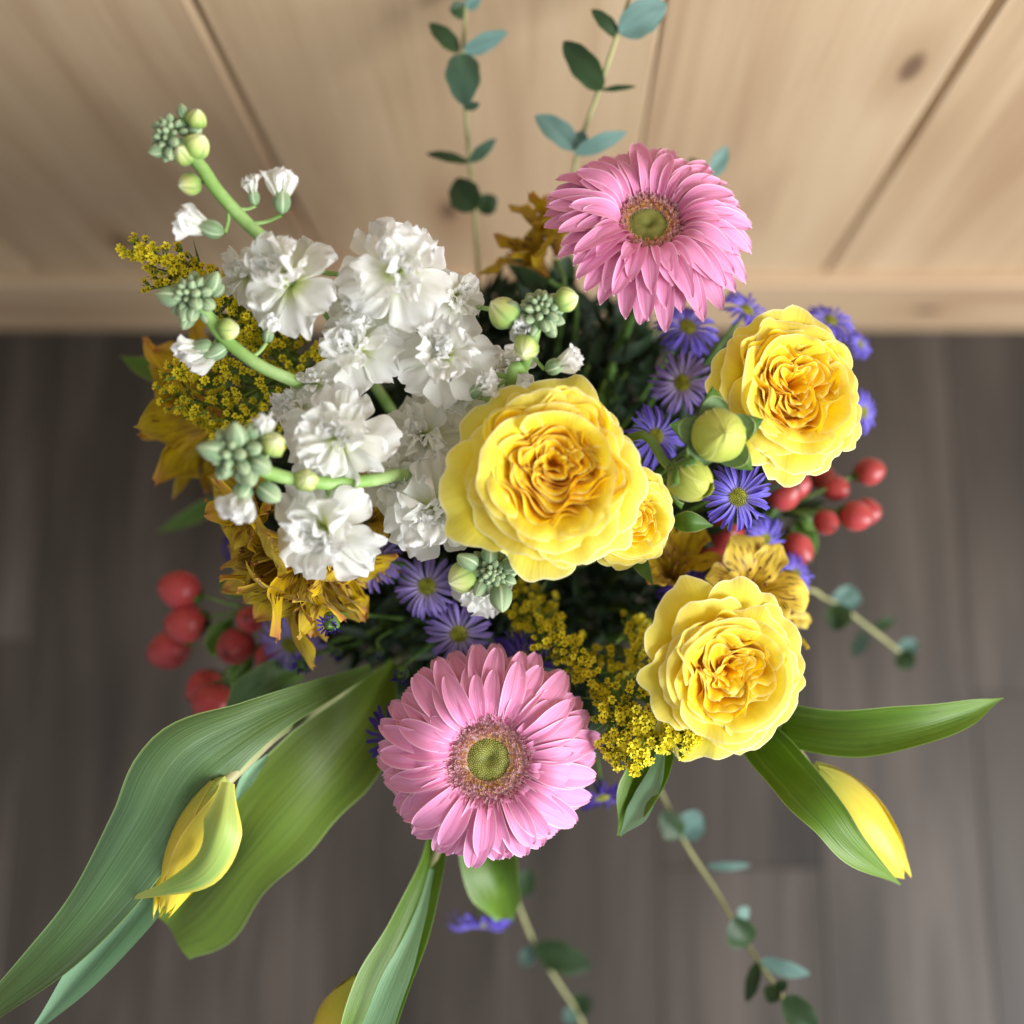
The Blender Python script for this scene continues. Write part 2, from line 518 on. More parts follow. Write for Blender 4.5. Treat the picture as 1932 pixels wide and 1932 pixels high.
# ------------------------------------------------------------------ setting: floor and wall
def wood_material(name, cols, seam, knots=True, streak=1.0, horizontal=False, rough=0.5, spec=0.35, darkstreak=None):
    T = NT(name)
    t = T.new('ShaderNodeTexCoord')
    oi = T.new('ShaderNodeObjectInfo')
    comb = T.new('ShaderNodeCombineXYZ')
    for k, s in enumerate((31.0, 57.0, 13.0)):
        T.link(T.math('MULTIPLY', oi.outputs['Random'], s), comb.inputs[k])
    add = T.new('ShaderNodeVectorMath', operation='ADD')
    T.link(t.outputs['Object'], add.inputs[0]); T.link(comb.outputs[0], add.inputs[1])
    m = T.new('ShaderNodeMapping')
    T.link(add.outputs[0], m.inputs[0])
    m.inputs['Scale'].default_value = (1, 1, 1) if not horizontal else (1, 1, 1)
    # long axis of every plank is local Y
    mm = T.new('ShaderNodeMapping'); T.link(m.outputs[0], mm.inputs[0]); mm.inputs['Scale'].default_value = (26, 2.2, 26)
    g1 = T.noise(mm.outputs[0], 1.0, 5, 0.6, 0.6)
    m2 = T.new('ShaderNodeMapping'); T.link(m.outputs[0], m2.inputs[0]); m2.inputs['Scale'].default_value = (160, 5, 160)
    g2 = T.noise(m2.outputs[0], 1.0, 4, 0.6)
    m3 = T.new('ShaderNodeMapping'); T.link(m.outputs[0], m3.inputs[0]); m3.inputs['Scale'].default_value = (5, 2.0, 5)
    g3 = T.noise(m3.outputs[0], 1.0, 2, 0.5)
    f = T.math('ADD', T.math('MULTIPLY', g1, 0.5 * streak), T.math('ADD', T.math('MULTIPLY', g2, 0.15), T.math('MULTIPLY', g3, 0.5)))
    f = T.range(f, 0.38, 0.82, smooth=False)
    col = T.ramp(f, [(0, cols[0]), (0.5, cols[1]), (1, cols[2])])
    if knots:
        mk = T.new('ShaderNodeMapping'); T.link(m.outputs[0], mk.inputs[0]); mk.inputs['Scale'].default_value = (6.0, 2.8, 6)
        v = T.new('ShaderNodeTexVoronoi', voronoi_dimensions='2D'); T.link(mk.outputs[0], v.inputs['Vector']); v.inputs['Scale'].default_value = 1.0
        k = T.range(v.outputs['Distance'], 0.06, 0.02)
        k2 = T.range(v.outputs['Distance'], 0.2, 0.04)
        col = T.mix(T.math('MULTIPLY', k2, 0.35), col, cols[3])
        col = T.mix(T.math('MULTIPLY', k, 0.75), col, cols[4])
    hs = T.new('ShaderNodeHueSaturation')
    T.link(col, hs.inputs['Color'])
    T.link(T.math('ADD', T.math('MULTIPLY', oi.outputs['Random'], 0.16), 0.92), hs.inputs['Value'])
    T.link(hs.outputs[0], T.bsdf.inputs['Base Color'])
    T.bsdf.inputs['Roughness'].default_value = rough
    T.bsdf.inputs['Specular IOR Level'].default_value = spec
    bp = T.new('ShaderNodeBump'); bp.inputs['Strength'].default_value = 0.3; bp.inputs['Distance'].default_value = 0.001
    T.link(g2, bp.inputs['Height']); T.link(bp.outputs[0], T.bsdf.inputs['Normal'])
    return T.m


M['pine'] = wood_material('pine_board', [lin(157, 127, 98), lin(188, 162, 130), lin(202, 180, 150), lin(140, 102, 70), lin(84, 60, 46)], None)
M['vinyl'] = wood_material('floor_plank', [lin(32, 27, 23), lin(64, 57, 51), lin(98, 89, 82), lin(66, 56, 52), lin(34, 30, 29)], None, knots=False, rough=0.5, spec=0.3)
M['gap'] = plain_material('joint_backing', lin(120, 88, 60), lin(132, 98, 68), 30, 0.9, 0.1)  # plain brown backing that shows between boards and planks


def plank_mesh(name, w, l, t, mat, bev=0.003, br=None):
    """board in local XY, long along Y from 0 to l, face at z=t with bevelled long edges"""
    br = bev if br is None else br
    xs = [-w / 2, -w / 2, -w / 2 + bev, w / 2 - br, w / 2, w / 2]
    zs = [0, t - bev, t, t, t - br, 0]
    V = []
    for y in (0, l):
        for x, z in zip(xs, zs): V.append((x, y, z))
    F = []
    for k in range(5): F.append((k, k + 1, k + 7, k + 6))
    F.append((5, 4, 3, 2, 1, 0)); F.append((6, 7, 8, 9, 10, 11)); F.append((0, 6, 11, 5))
    F = [tuple(reversed(f)) for f in F]
    return mesh_from(name, V, F, mat, None, smooth=False)


WALL_Y = 0.39
# floor
fl = mesh_from('floor', [(-3, -3, -0.004), (3, -3, -0.004), (3, WALL_Y + .05, -0.004), (-3, WALL_Y + .05, -0.004)], [(0, 1, 2, 3)], M['gap'], smooth=False)
floor = link('floor', fl); floor['kind'] = 'structure'
floor['label'] = 'dark grey brown wood plank floor'
PW = 0.152
for i in range(-11, 12):
    off = (i * 0.53) % 1.22
    y = WALL_Y - 0.008 - off
    first = True
    ends = [WALL_Y - 0.008]
    while y > -2.4:
        if ends[-1] - y > 0.05: ends.append(y)
        y -= 1.22
    ends.append(-2.6)
    for a, b in zip(ends[:-1], ends[1:]):
        L = a - b - 0.0012
        me = plank_mesh('floor_plank', PW - 0.0007, L, 0.004, M['vinyl'], 0.0006)
        o = link('floor_plank', me, floor, Matrix.Translation((i * PW + 0.03, b, -0.0039)))

# wall
wl = mesh_from('wall', [(-3, WALL_Y + 0.018, -0.02), (3, WALL_Y + 0.018, -0.02), (3, WALL_Y + 0.018, 2.4), (-3, WALL_Y + 0.018, 2.4)], [(0, 1, 2, 3)], M['gap'], smooth=False)
wall = link('wall', wl); wall['kind'] = 'structure'; wall['label'] = 'pale knotty pine board wall'
D0 = 1.0 * (math.cos(TILT) + 0.39 * math.sin(TILT))
bx = lambda px: (px - PX0) / 1932 * D0
bounds = [bx(p) for p in (-1130, -790, -300, 175, 664, 1153, 1497, 1986, 2330, 2800, 3200)]
for a, b in zip(bounds[:-1], bounds[1:]):
    me = plank_mesh('wall_board', (b - a) - 0.0008, 2.3, 0.018, M['pine'], 0.0015 if abs(a - bx(1153)) < .001 else 0.0045, 0.0015 if abs(b - bx(1153)) < .001 else 0.0045)
    Mx = Matrix.Translation(((a + b) / 2, WALL_Y + 0.018, 0.02)) @ Matrix.Rotation(R(90), 4, 'X')
    # after the turn local +Y is up and local +Z faces the room
    link('wall_board', me, wall, Mx)
bb = plank_mesh('baseboard', 0.118, 6.0, 0.014, M['pine'], 0.004)
Mx = Matrix.Translation((3, WALL_Y + 0.002, 0.059)) @ Matrix.Rotation(R(90), 4, 'X') @ Matrix.Rotation(R(90), 4, 'Z')
link('baseboard', bb, wall, Mx)

# ------------------------------------------------------------------ vase
prof = [(0.0, 0.0), (0.05, 0.0), (0.062, 0.006), (0.068, 0.05), (0.066, 0.12), (0.055, 0.2), (0.045, 0.25), (0.047, 0.275), (0.043, 0.275), (0.041, 0.25), (0.05, 0.2), (0.058, 0.1), (0.0, 0.02)]
pp = np.array(prof)
V = []
for r_, z_ in prof:
    for k in range(32):
        V.append((r_ * math.cos(k * math.pi / 16), r_ * math.sin(k * math.pi / 16), z_))
vz = link('vase', mesh_from('vase', V, grid_faces(len(prof), 32, True), M['vase']))
vz.location = (NECK.x, NECK.y, 0.0)
vz['label'] = 'plain grey vase on the floor holding the stems, hidden beneath the flowers'; vz['category'] = 'vase'


# ------------------------------------------------------------------ gerbera
def strap_petal(name, mat, W=0.17, arch=0.1, droop=0.25, cup=0.18, ridge=0.02, notch=0.03, seed=0, nu=9, nv=18, taper=0.45, tip=0.22, twist=0.0):
    def fn(U, Vv):
        w = W * 0.5 * (taper + (1 - taper) * np.sin(np.clip(Vv / 0.65, 0, 1) * np.pi / 2))
        tt = np.clip((Vv - (1 - tip)) / tip, 0, 1)
        w = w * np.sqrt(np.clip(1 - tt ** 2.1 * 0.94, 0, 1))
        y = Vv - notch * (np.abs(np.sin(U * 4.2)) ** 0.7) * Vv ** 8 * 0 - notch * (1 - np.cos(U * 6)) * 0.5 * Vv ** 6
        z = arch * np.sin(Vv * np.pi * 0.9) - droop * Vv ** 3 + cup * W * (U ** 2) * (0.4 + 0.6 * Vv)
        z = z + ridge * W * np.cos(U * 7.5) + 0.012 * nz(U, Vv * 3, seed)
        x = U * w + twist * Vv ** 2 * 0.1 + 0.01 * nz(Vv * 2, U * .3, seed + 5)
        z = z + twist * U * w * Vv
        return x, y, z
    return grid_mesh(name, lambda U, Vv: fn(U, 1 - (1 - Vv) ** 1.7), nu, nv, mat)


def octa(c, r, V, F, squash=1.0, n=None):
    """little faceted bead"""
    b = len(V)
    for d in ((1, 0, 0), (0, 1, 0), (-1, 0, 0), (0, -1, 0), (0, 0, squash), (0, 0, -squash)):
        V.append((c[0] + d[0] * r, c[1] + d[1] * r, c[2] + d[2] * r))
    for i in range(4):
        F.append((b + i, b + (i + 1) % 4, b + 4)); F.append((b + (i + 1) % 4, b + i, b + 5))


def build_gerbera(P, n, roll, S, label, seed, erect=None, cupback=None, lift_all=0):
    Mx = frame(P, n, roll)
    t = thing('gerbera', label, 'gerbera', Mx, 'pink gerberas')
    rs = random.Random(seed)
    G = M['gerb']
    V1 = [strap_petal('petal', G, W=0.205, arch=0.12, droop=0.22 + .05 * k, seed=seed + k, taper=0.36, notch=0.016, tip=.34, twist=rs.uniform(-.4, .4)) for k in range(5)]
    # whorl: count, base radius, length, lift angle, z
    whorls = [(32, 0.27, 0.74, -6, -0.10, 1.08), (30, 0.28, 0.69, 3, -0.06, 1.04), (26, 0.29, 0.55, 12, -0.015, 1.0), (19, 0.31, 0.40, 19, 0.01, 0.88), (12, 0.33, 0.20, 26, 0.02, 0.5)]
    for wi, (cnt, rb, L, lift, z, wf) in enumerate(whorls):
        for k in range(cnt):
            a = (k + 0.5 * (wi % 2) + rs.uniform(-.22, .22)) / cnt * 2 * math.pi
            l = L * rs.uniform(0.93, 1.06) if wi < 3 else L * rs.uniform(0.75, 1.2)
            li = lift + lift_all + rs.uniform(-4, 4)
            if not erect:
                d = abs((a - 2.2 + math.pi) % (2 * math.pi) - math.pi)
                li += 9 * math.exp(-(d / .8) ** 2)
            else:
                ea, eamt, ew = erect
                d = abs((a - ea + math.pi) % (2 * math.pi) - math.pi)
                li += eamt * math.exp(-(d / ew) ** 2)
                ea, eamt, ew = cupback
                d = abs((a - ea + math.pi) % (2 * math.pi) - math.pi)
                li += eamt * math.exp(-(d / ew) ** 2)
                d = abs((a - R(285) + math.pi) % (2 * math.pi) - math.pi)
                li += 9 * math.exp(-(d / .9) ** 2)
            m = Matrix.Rotation(a - math.pi / 2, 4, 'Z') @ Matrix.Translation((0, rb * S, z * S)) @ Matrix.Rotation(R(li), 4, 'X') @ Matrix.Rotation(R(rs.uniform(-9, 9)), 4, 'Y')
            m = m @ Matrix.Diagonal((S * wf * rs.uniform(.9, 1.1) * (0.8 if wi > 2 else 1), S * l, S * (0.95 if wi < 3 else 0.5), 1))
            link('petal', rs.choice(V1), t, m)
    # disc dome
    def dome(U, Vv):
        a = U * np.pi; r = 0.21 * Vv
        z = 0.06 * (1 - (Vv) ** 2) - 0.075 * np.exp(-(Vv / 0.32) ** 2)
        return r * np.cos(a) * S, r * np.sin(a) * S, (z + 0.015) * S
    d = link('disc', grid_mesh('disc', dome, 32, 10, M['disc'], wrap=True), t)
    Vv = []; F = []
    for k in range(420):
        rr = 0.205 * math.sqrt((k + 0.5) / 420) + rs.uniform(-.003, .003)
        a = k * 2.39996 + rs.uniform(-.03, .03)
        q = rr / 0.215
        z = 0.06 * (1 - q * q) - 0.075 * math.exp(-(q / 0.32) ** 2) + 0.017
        octa((rr * math.cos(a) * S, rr * math.sin(a) * S, z * S), S * (0.0036 + 0.0036 * q), Vv, F, 1.6)
    dd = link('disc_floret', mesh_from('disc_floret', Vv, F, M['disc_dot']), t); dd['kind'] = 'stuff'
    def ringbase(U, Vv):
        a = U * np.pi; r = 0.19 + 0.21 * Vv
        return r * np.cos(a) * S, r * np.sin(a) * S, (0.040 - 0.02 * (Vv - .5) ** 2 + 0.004 * np.sin(a * 37 + Vv * 9)) * S
    link('ring_base', grid_mesh('ring_base', ringbase, 60, 6, M['ring_p'], wrap=True), t)
    # ring of frilly florets
    for nm, mt, r0, r1, cnt, h in (('ring_floret', M['ring_o'], 0.19, 0.30, 420, 0.082), ('ring_floret', M['ring_p'], 0.24, 0.40, 860, 0.096)):
        Vv = []; F = []
        for k in range(cnt):
            rr = rs.uniform(r0, r1); a = rs.uniform(0, 6.2832)
            c = Vector((rr * math.cos(a), rr * math.sin(a), 0.0))
            out = Vector((math.cos(a), math.sin(a), 0))
            hh = h * rs.uniform(.7, 1.15)
            for q in range(3):
                aa = a + q * 2.09 + rs.uniform(-.5, .5)
                o2 = Vector((math.cos(aa), math.sin(aa), 0)) * 0.014 * rs.uniform(.7, 1.2)
                sd = Vector((-math.sin(aa), math.cos(aa), 0)) * 0.0048
                z0 = Vector((0, 0, hh * 0.55)); z1 = Vector((0, 0, hh))
                b = len(Vv)
                lean = out * 0.01 * (rr > 0.3)
                for p in (c + z0 * 0.1 - sd * .6, c + z0 * 0.1 + sd * .6, c + z1 + o2 * 0.5 + lean + sd, c + z1 + o2 * 0.5 + lean - sd, c + z1 + o2 + lean * 2 + Vector((0, 0, -0.002))):
                    Vv.append(tuple(p * S))
                F.append((b, b + 1, b + 2, b + 3)); F.append((b + 3, b + 2, b + 4))
        o = link(nm, mesh_from(nm, Vv, F, mt), t); o['kind'] = 'stuff'
    # calyx and stem
    def cal(U, Vv):
        a = U * np.pi; r = (0.05 + 0.24 * Vv ** 0.7)
        return r * np.cos(a) * S, r * np.sin(a) * S, (-0.3 + 0.25 * Vv ** 1.4) * S
    link('calyx', grid_mesh('calyx', cal, 20, 8, M['stem2'], wrap=True), t)
    stem_to_neck(t, P - n * (0.28 * S), n, M['stem2'], 0.0026, bend=0.05)
    return t


build_gerbera(at(922, 1432, 0.462), cdir(0.02, 0.10, 1), 0.3, 212 / 1932 * 0.462, 'pink gerbera facing the viewer at the front of the bouquet, above the hanging tulips', 3)
build_gerbera(at(1222, 428, 0.475), cdir(0.0, 0.40, 1), 0.1, 194 / 1932 * 0.475, 'pink gerbera tilted back towards the wooden wall, behind the yellow roses', 9, erect=(R(195), 34, 0.8), cupback=(R(90), 0, 1.0), lift_all=17)


# ------------------------------------------------------------------ rose
def build_rose(P, n, roll, S, label, seed, quarter=4, warp=0.17, elong=1.0, inner=0.60, centre=(0, 0), n_outer=6, cuts=True, group='yellow garden roses', outer_tilt=0.0, sag=None, swirl=None, bowl=0.0, fine=1.0, flare_in=0.6):
    Mx = frame(P, n, roll)
    t = thing('yellow_rose', label, 'rose', Mx, group)
    rs = random.Random(seed)
    cx, cy = centre

    def add(fn, mat, nu, nv):
        me = grid_mesh('petal', lambda U, V: tuple(q * S for q in fn(U, V)), nu, nv, mat)
        link('petal', me, t)

    # outer guard petals, broad and open, ragged paler rims
    def outer(a0, half, r_top, z_top, r_bot, z_bot, curl, sd, ruf=0.05, flare=0.5, tear=0.0, point=0.0, lean=0.0):
        def fn(U, V):
            ang = a0 + U * half * (0.5 + 0.5 * np.sin(np.clip(V * 1.3, 0, 1) * np.pi / 2))
            shape = 1 - 0.24 * np.abs(U) ** 4.0 + point * np.exp(-((U - .3 * math.sin(sd)) / .22) ** 2) + 0.055 * (1 - np.abs(np.sin(ang * 2.3 + sd))) ** 2.2 + 0.012 * (1 - np.abs(np.sin(ang * 5.1 + sd * 2))) ** 2
            ve = V * shape
            r = r_bot + (r_top - r_bot) * ve ** (1.0 + flare * 0.3)
            z = z_bot + (z_top - z_bot) * np.sin(np.clip(ve, 0, 1.1) * np.pi / 2 * 0.98) ** 0.9
            z = z - curl * np.clip(ve - 0.72, 0, 1) ** 2 * 4
            e = V ** 3
            r = r + e * ruf * 0.5 * nz(ang * 2.0, V, sd, 1.0, 2)  - tear * e * np.abs(np.sin(ang * 7 + sd)) ** 6
            z = z + e * ruf * 1.15 * nz(ang * 2.6, V * 0.7, sd + 7, 1.1, 2) + 0.012 * V ** 3 * np.sin(U * 13 + sd) + 0.16 * np.clip(ve - .8, 0, 1) * np.sin(ang * 3 + sd) + 0.025 * nz(ang * 2, V * 2, sd + 9) * V
            r = r - 0.02 * np.exp(-(U / .12) ** 2) * np.sin(V * np.pi)
            x = r * np.cos(ang); y = r * np.sin(ang) * elong
            return x + cx * (1 - V) * .5, y + cy * (1 - V) * .5, z + lean * U * V * .1
        return fn

    k0 = rs.uniform(0, 6)
    for i in range(n_outer):
        a = k0 + i * 2 * math.pi / n_outer * 1.0 + rs.uniform(-.15, .15)
        s_ = 0.0 if sag is None else max(0, math.cos(a - sag[0])) * sag[1]
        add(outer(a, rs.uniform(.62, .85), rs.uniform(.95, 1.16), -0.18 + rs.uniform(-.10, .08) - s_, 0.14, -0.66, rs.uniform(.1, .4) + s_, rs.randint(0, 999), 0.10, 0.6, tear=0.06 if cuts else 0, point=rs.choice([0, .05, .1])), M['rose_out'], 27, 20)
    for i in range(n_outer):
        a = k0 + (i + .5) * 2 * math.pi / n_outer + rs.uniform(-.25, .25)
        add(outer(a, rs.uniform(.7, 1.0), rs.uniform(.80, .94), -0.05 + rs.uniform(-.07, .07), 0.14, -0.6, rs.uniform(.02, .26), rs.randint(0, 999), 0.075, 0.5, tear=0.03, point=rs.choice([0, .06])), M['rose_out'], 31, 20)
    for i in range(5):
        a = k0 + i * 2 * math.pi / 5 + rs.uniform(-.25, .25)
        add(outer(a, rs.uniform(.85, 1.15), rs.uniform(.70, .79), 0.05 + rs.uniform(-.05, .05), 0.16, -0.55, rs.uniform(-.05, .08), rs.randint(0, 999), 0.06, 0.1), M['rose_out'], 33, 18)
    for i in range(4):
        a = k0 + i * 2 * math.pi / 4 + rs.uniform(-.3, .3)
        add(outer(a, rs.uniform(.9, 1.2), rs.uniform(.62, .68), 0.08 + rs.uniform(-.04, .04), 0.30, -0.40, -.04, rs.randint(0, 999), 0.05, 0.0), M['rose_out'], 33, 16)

    # rosette: nested warped rings of upright ruffled petals
    ph = rs.uniform(0, 6); wseed = rs.randint(0, 999)

    def warpxy(x, y):
        r = np.sqrt(x * x + y * y); th = np.arctan2(y, x)
        g = np.clip(r / inner, 0, 1)
        amp = warp * (g * (1.45 - g)) * 2.0
        th2 = th + 0.35 * np.sin(2 * th + ph) * (1 - g) + (0.9 * (1 - g) if quarter else 0)
        rr = r * (1 + amp * np.sin(quarter * th + ph) + 0.45 * amp * np.sin((quarter + 3) * th + ph * 2 + 2 * g))
        X = rr * np.cos(th2); Y = rr * np.sin(th2)
        k = 0.030 * np.clip(1.3 - g, 0, 1) + 0.014
        X = X + k * nz(x * 9, y * 9, wseed, 1.0, 2); Y = Y + k * nz(x * 9, y * 9, wseed + 3, 1.0, 2)
        if swirl:
            for (sx, sy, sr, sa) in swirl:
                d2 = ((X - sx) ** 2 + (Y - sy) ** 2) / sr ** 2
                an = sa * np.exp(-d2)
                dx, dy = X - sx, Y - sy
                X = sx + dx * np.cos(an) - dy * np.sin(an); Y = sy + dx * np.sin(an) + dy * np.cos(an)
        return X, Y

    def ring_petal(a0, half, rr, dr, zt, dz, sd, spiral, fr):
        def fn(U, V):
            ang = a0 + U * half
            edge = 1 - 0.42 * np.abs(U) ** 4
            ve = V * edge
            r = rr - spiral * U - dr * (1 - ve) ** 1.4
            r = r + 0.30 * dr * np.sin(fr * U * 3 + sd) * V ** 2 * (0.6) + flare_in * np.clip(V - .62, 0, 1) ** 2 * (0.6 + 0.5 * np.sin(ang * 5 + sd))
            x = r * np.cos(ang); y = r * np.sin(ang)
            X, Y = warpxy(x, y)
            z = zt - dz * (1 - ve) ** 1.1 + 0.022 * nz(ang * 6, V, sd, 1.4) * V - bowl * (1 - rr / inner)
            z = z - 0.02 * np.clip(V - .9, 0, 1) * 10 * 0.5
            return cx + X, cy + Y * elong, z
        return fn

    rr = inner + 0.04
    ri = 0
    while rr > 0.075:
        g = rr / inner
        cnt = 4 if rr > 0.42 else (3 if rr > 0.2 else 2)
        step = fine * (0.070 * (0.6 + 0.4 * g) if rr > 0.3 else 0.046)
        for k in range(cnt):
            a0 = ri * 1.3 + k * 2 * math.pi / cnt + rs.uniform(-.2, .2)
            half = math.pi / cnt * rs.uniform(1.0, 1.25)
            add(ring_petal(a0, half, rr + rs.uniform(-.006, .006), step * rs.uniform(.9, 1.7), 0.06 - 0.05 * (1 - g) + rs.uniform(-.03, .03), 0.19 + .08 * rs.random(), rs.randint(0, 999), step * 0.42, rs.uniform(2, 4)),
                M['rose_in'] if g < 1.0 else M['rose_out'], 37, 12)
        rr -= step
        ri += 1
    # tiny dark heart
    def heart(U, V):
        a = U * np.pi
        return (cx + 0.35 * V * np.cos(a)) * S, (cy + 0.35 * V * np.sin(a)) * S, (-0.30 - 0.1 * (1 - V)) * S + 0 * U
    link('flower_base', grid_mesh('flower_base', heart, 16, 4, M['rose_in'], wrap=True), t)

    # hip, sepals, stem
    def hip(U, V):
        a = U * np.pi
        r = 0.17 * np.sin(np.clip(V * 1.1 + 0.12, 0, 1) * np.pi * 0.75)
        return r * np.cos(a) * S, r * np.sin(a) * S, (-0.86 + 0.26 * V) * S
    link('hip', grid_mesh('hip', hip, 14, 7, M['stem2'], wrap=True), t)
    for i in range(5):
        a = i * 1.2566 + k0
        def sep(U, V):
            r = 0.12 + 0.62 * V; w = 0.11 * (1 - V) ** 0.8 * (0.4 + V * 1.6).clip(0, 1)
            x = r * math.cos(a) - U * w * math.sin(a); y = r * math.sin(a) + U * w * math.cos(a)
            return x * S, y * S, (-0.64 - 0.25 * V ** 2 + 0.05 * U * U) * S
        link('sepal', grid_mesh('sepal', sep, 5, 9, M['leaf']), t)
    stem_to_neck(t, P - n * (0.85 * S), n, M['stem2'], 0.0022, bend=0.03)
    return t


d = 0.430
build_rose(at(1038, 902, d), cdir(0.03, 0.06, 1), 0.4, 185 / 1932 * d, 'largest yellow garden rose, fully open in the middle of the bouquet', 21,
           quarter=4, warp=0.16, inner=0.64, centre=(0.12, 0.14), fine=.74, flare_in=.30, n_outer=6, sag=(R(-100), 0.1))
d = 0.462
build_rose(at(1194, 985, d), cdir(0.42, -0.28, 1), 1.2, 98 / 1932 * d, 'small half-open yellow rose tucked under the right edge of the largest rose', 33,
           quarter=2, warp=0.14, inner=0.60, centre=(0.1, 0.15), n_outer=6, elong=1.1, sag=(R(-60), 0.2), bowl=0.1)
d = 0.452
build_rose(at(1508, 736, d), cdir(0.30, 0.22, 1), 0.9, 163 / 1932 * d, 'yellow garden rose at the upper right beside the round green bud', 47,
           quarter=3, warp=0.22, inner=0.56, centre=(0.06, 0.10), fine=.86, flare_in=.42, n_outer=6, sag=(R(-70), 0.12))
d = 0.448
build_rose(at(1378, 1276, d), cdir(0.16, -0.12, 1), 2.1, 160 / 1932 * d, 'yellow garden rose at the lower right above the yellow goldenrod tips', 58,
           quarter=3, warp=0.20, inner=0.56, centre=(0.08, -0.04), fine=.9, flare_in=.5, n_outer=6, sag=(R(-50), 0.1))


# ------------------------------------------------------------------ rose buds
def ovoid_petal(a0, half, L, r, tipr, closing, seed, ruff=0.03, v0=0.0, v1=1.0, twist=0.3, off=0.0):
    def fn(U, V):
        v = v0 + (v1 - v0) * V
        prof = np.sin(np.clip(v, 0, 1) ** 0.8 * np.pi * closing).clip(0, 1) ** 0.75
        w = half * np.clip(np.sin(np.clip(V, 0.02, 1) * np.pi) ** 0.35, 0.15, 1)
        ang = a0 + U * w + twist * v
        rad = (r + off) * np.maximum(prof, 0.02) * (1 + 0.05 * U) + ruff * r * nz(U * 3, V * 2, seed)
        return rad * np.cos(ang), rad * np.sin(ang), v * L - L * 0.5
    return fn


def build_rose_bud(P, n, roll, S, label, seed, mouth=0.97, spread=0.6, elong=1.0):
    t = thing('rose_bud', label, 'rose bud', frame(P, n, roll), 'rose buds')
    rs = random.Random(seed)
    for k in range(6):
        off = 0.02 * k
        fn = ovoid_petal(k * 2.2, 1.15, 1.9 * S * elong, S * (1 - 0.02 * k), 0, mouth, seed + k, 0.045, 0, 1, 0.7)
        link('petal', grid_mesh('petal', fn, 17, 18, M['rbud']), t)
    link('bud_core', ovoid('bud_core', 1.86 * S * elong, .93 * S, M['rbud'], lobes=3), t, Matrix.Translation((0, 0, -.95 * S * elong)))
    for i in range(5):
        a = i * 1.2566 + rs.uniform(-.2, .2)
        op = rs.uniform(.7, 1.3) * spread
        def sep(U, V):
            w = 0.74 * S * np.sin(np.clip(0.25 + V * 0.75, 0, 1) * np.pi) ** 0.8
            r = S * (0.3 + 0.98 * np.sin(V * 1.6)) * (1 + op * V * 0.5)
            z = -0.95 * S * elong + 1.5 * S * V - op * S * V ** 2 * 0.9
            ang = a + U * 0.0
            x = r * math.cos(a) - U * w * math.sin(a); y = r * math.sin(a) + U * w * math.cos(a)
            k = 1 - 0.22 * U * U
            return x * k, y * k, z + 0.04 * S * nz(U * 2, V * 4, seed + i)
        link('sepal', grid_mesh('sepal', sep, 9, 14, M['leaf']), t)
    stem_to_neck(t, P - n * S, n, M['stem2'], 0.002, bend=0.03)
    return t


build_rose_bud(at(1357, 822, .432), cdir(0.05, 0.02, 1), .3, 53 / 1932 * .432, 'round closed yellow green rose bud between the big rose and the upper right rose', 5, mouth=1.0, spread=0.7)
build_rose_bud(at(1302, 905, .440), cdir(0.75, -0.55, 0.7), .9, 42 / 1932 * .44, 'smaller green rose bud wrapped in its sepals, just below the round bud', 6, mouth=0.9, spread=0.15, elong=1.15)


# ------------------------------------------------------------------ stock
def stock_petal(L, W, lift, curl, crump, seed):
    def fn(U, V):
        w = W * 0.5 * (0.16 + 0.84 * np.sin(np.clip(V, 0, 1) ** 1.25 * np.pi * 0.56))
        tt = np.clip((V - .72) / .28, 0, 1)
        w = w * (1 - 0.42 * tt ** 2.2)
        y = L * (V - 0.09 * np.exp(-(U / .2) ** 2) * V ** 6 - 0.12 * np.abs(U) ** 2.5 * V ** 2)
        x = U * w
        z = lift * np.sin(V * 1.4) * L - curl * L * V ** 2.5
        e = V ** 1.3
        z = z + crump * e * nz(U * 2.6, V * 2.2, seed, 1.2, 3) + crump * 0.6 * e * nz(U * 5, V * 1.0, seed + 4, 1.3, 2) * np.abs(U)
        y = y + 0.35 * crump * e * nz(U * 3.2, V * 2, seed + 8, 1.2, 2)
        z = z + 0.12 * W * U * U * V + 0.028 * W * np.sin(U * 8 + seed) * V ** 1.5
        return x, y, z
    return grid_mesh('petal', fn, 13, 13, M['stock'])


SP_OUT = [stock_petal(1.0, 0.86, 0.10, 0.20, 0.12, 100 + k) for k in range(6)]
SP_MID = [stock_petal(0.82, 0.62, 0.32, 0.10, 0.15, 200 + k) for k in range(6)]
SP_IN = [stock_petal(0.58, 0.42, 0.5, 0.22, 0.12, 300 + k) for k in range(6)]


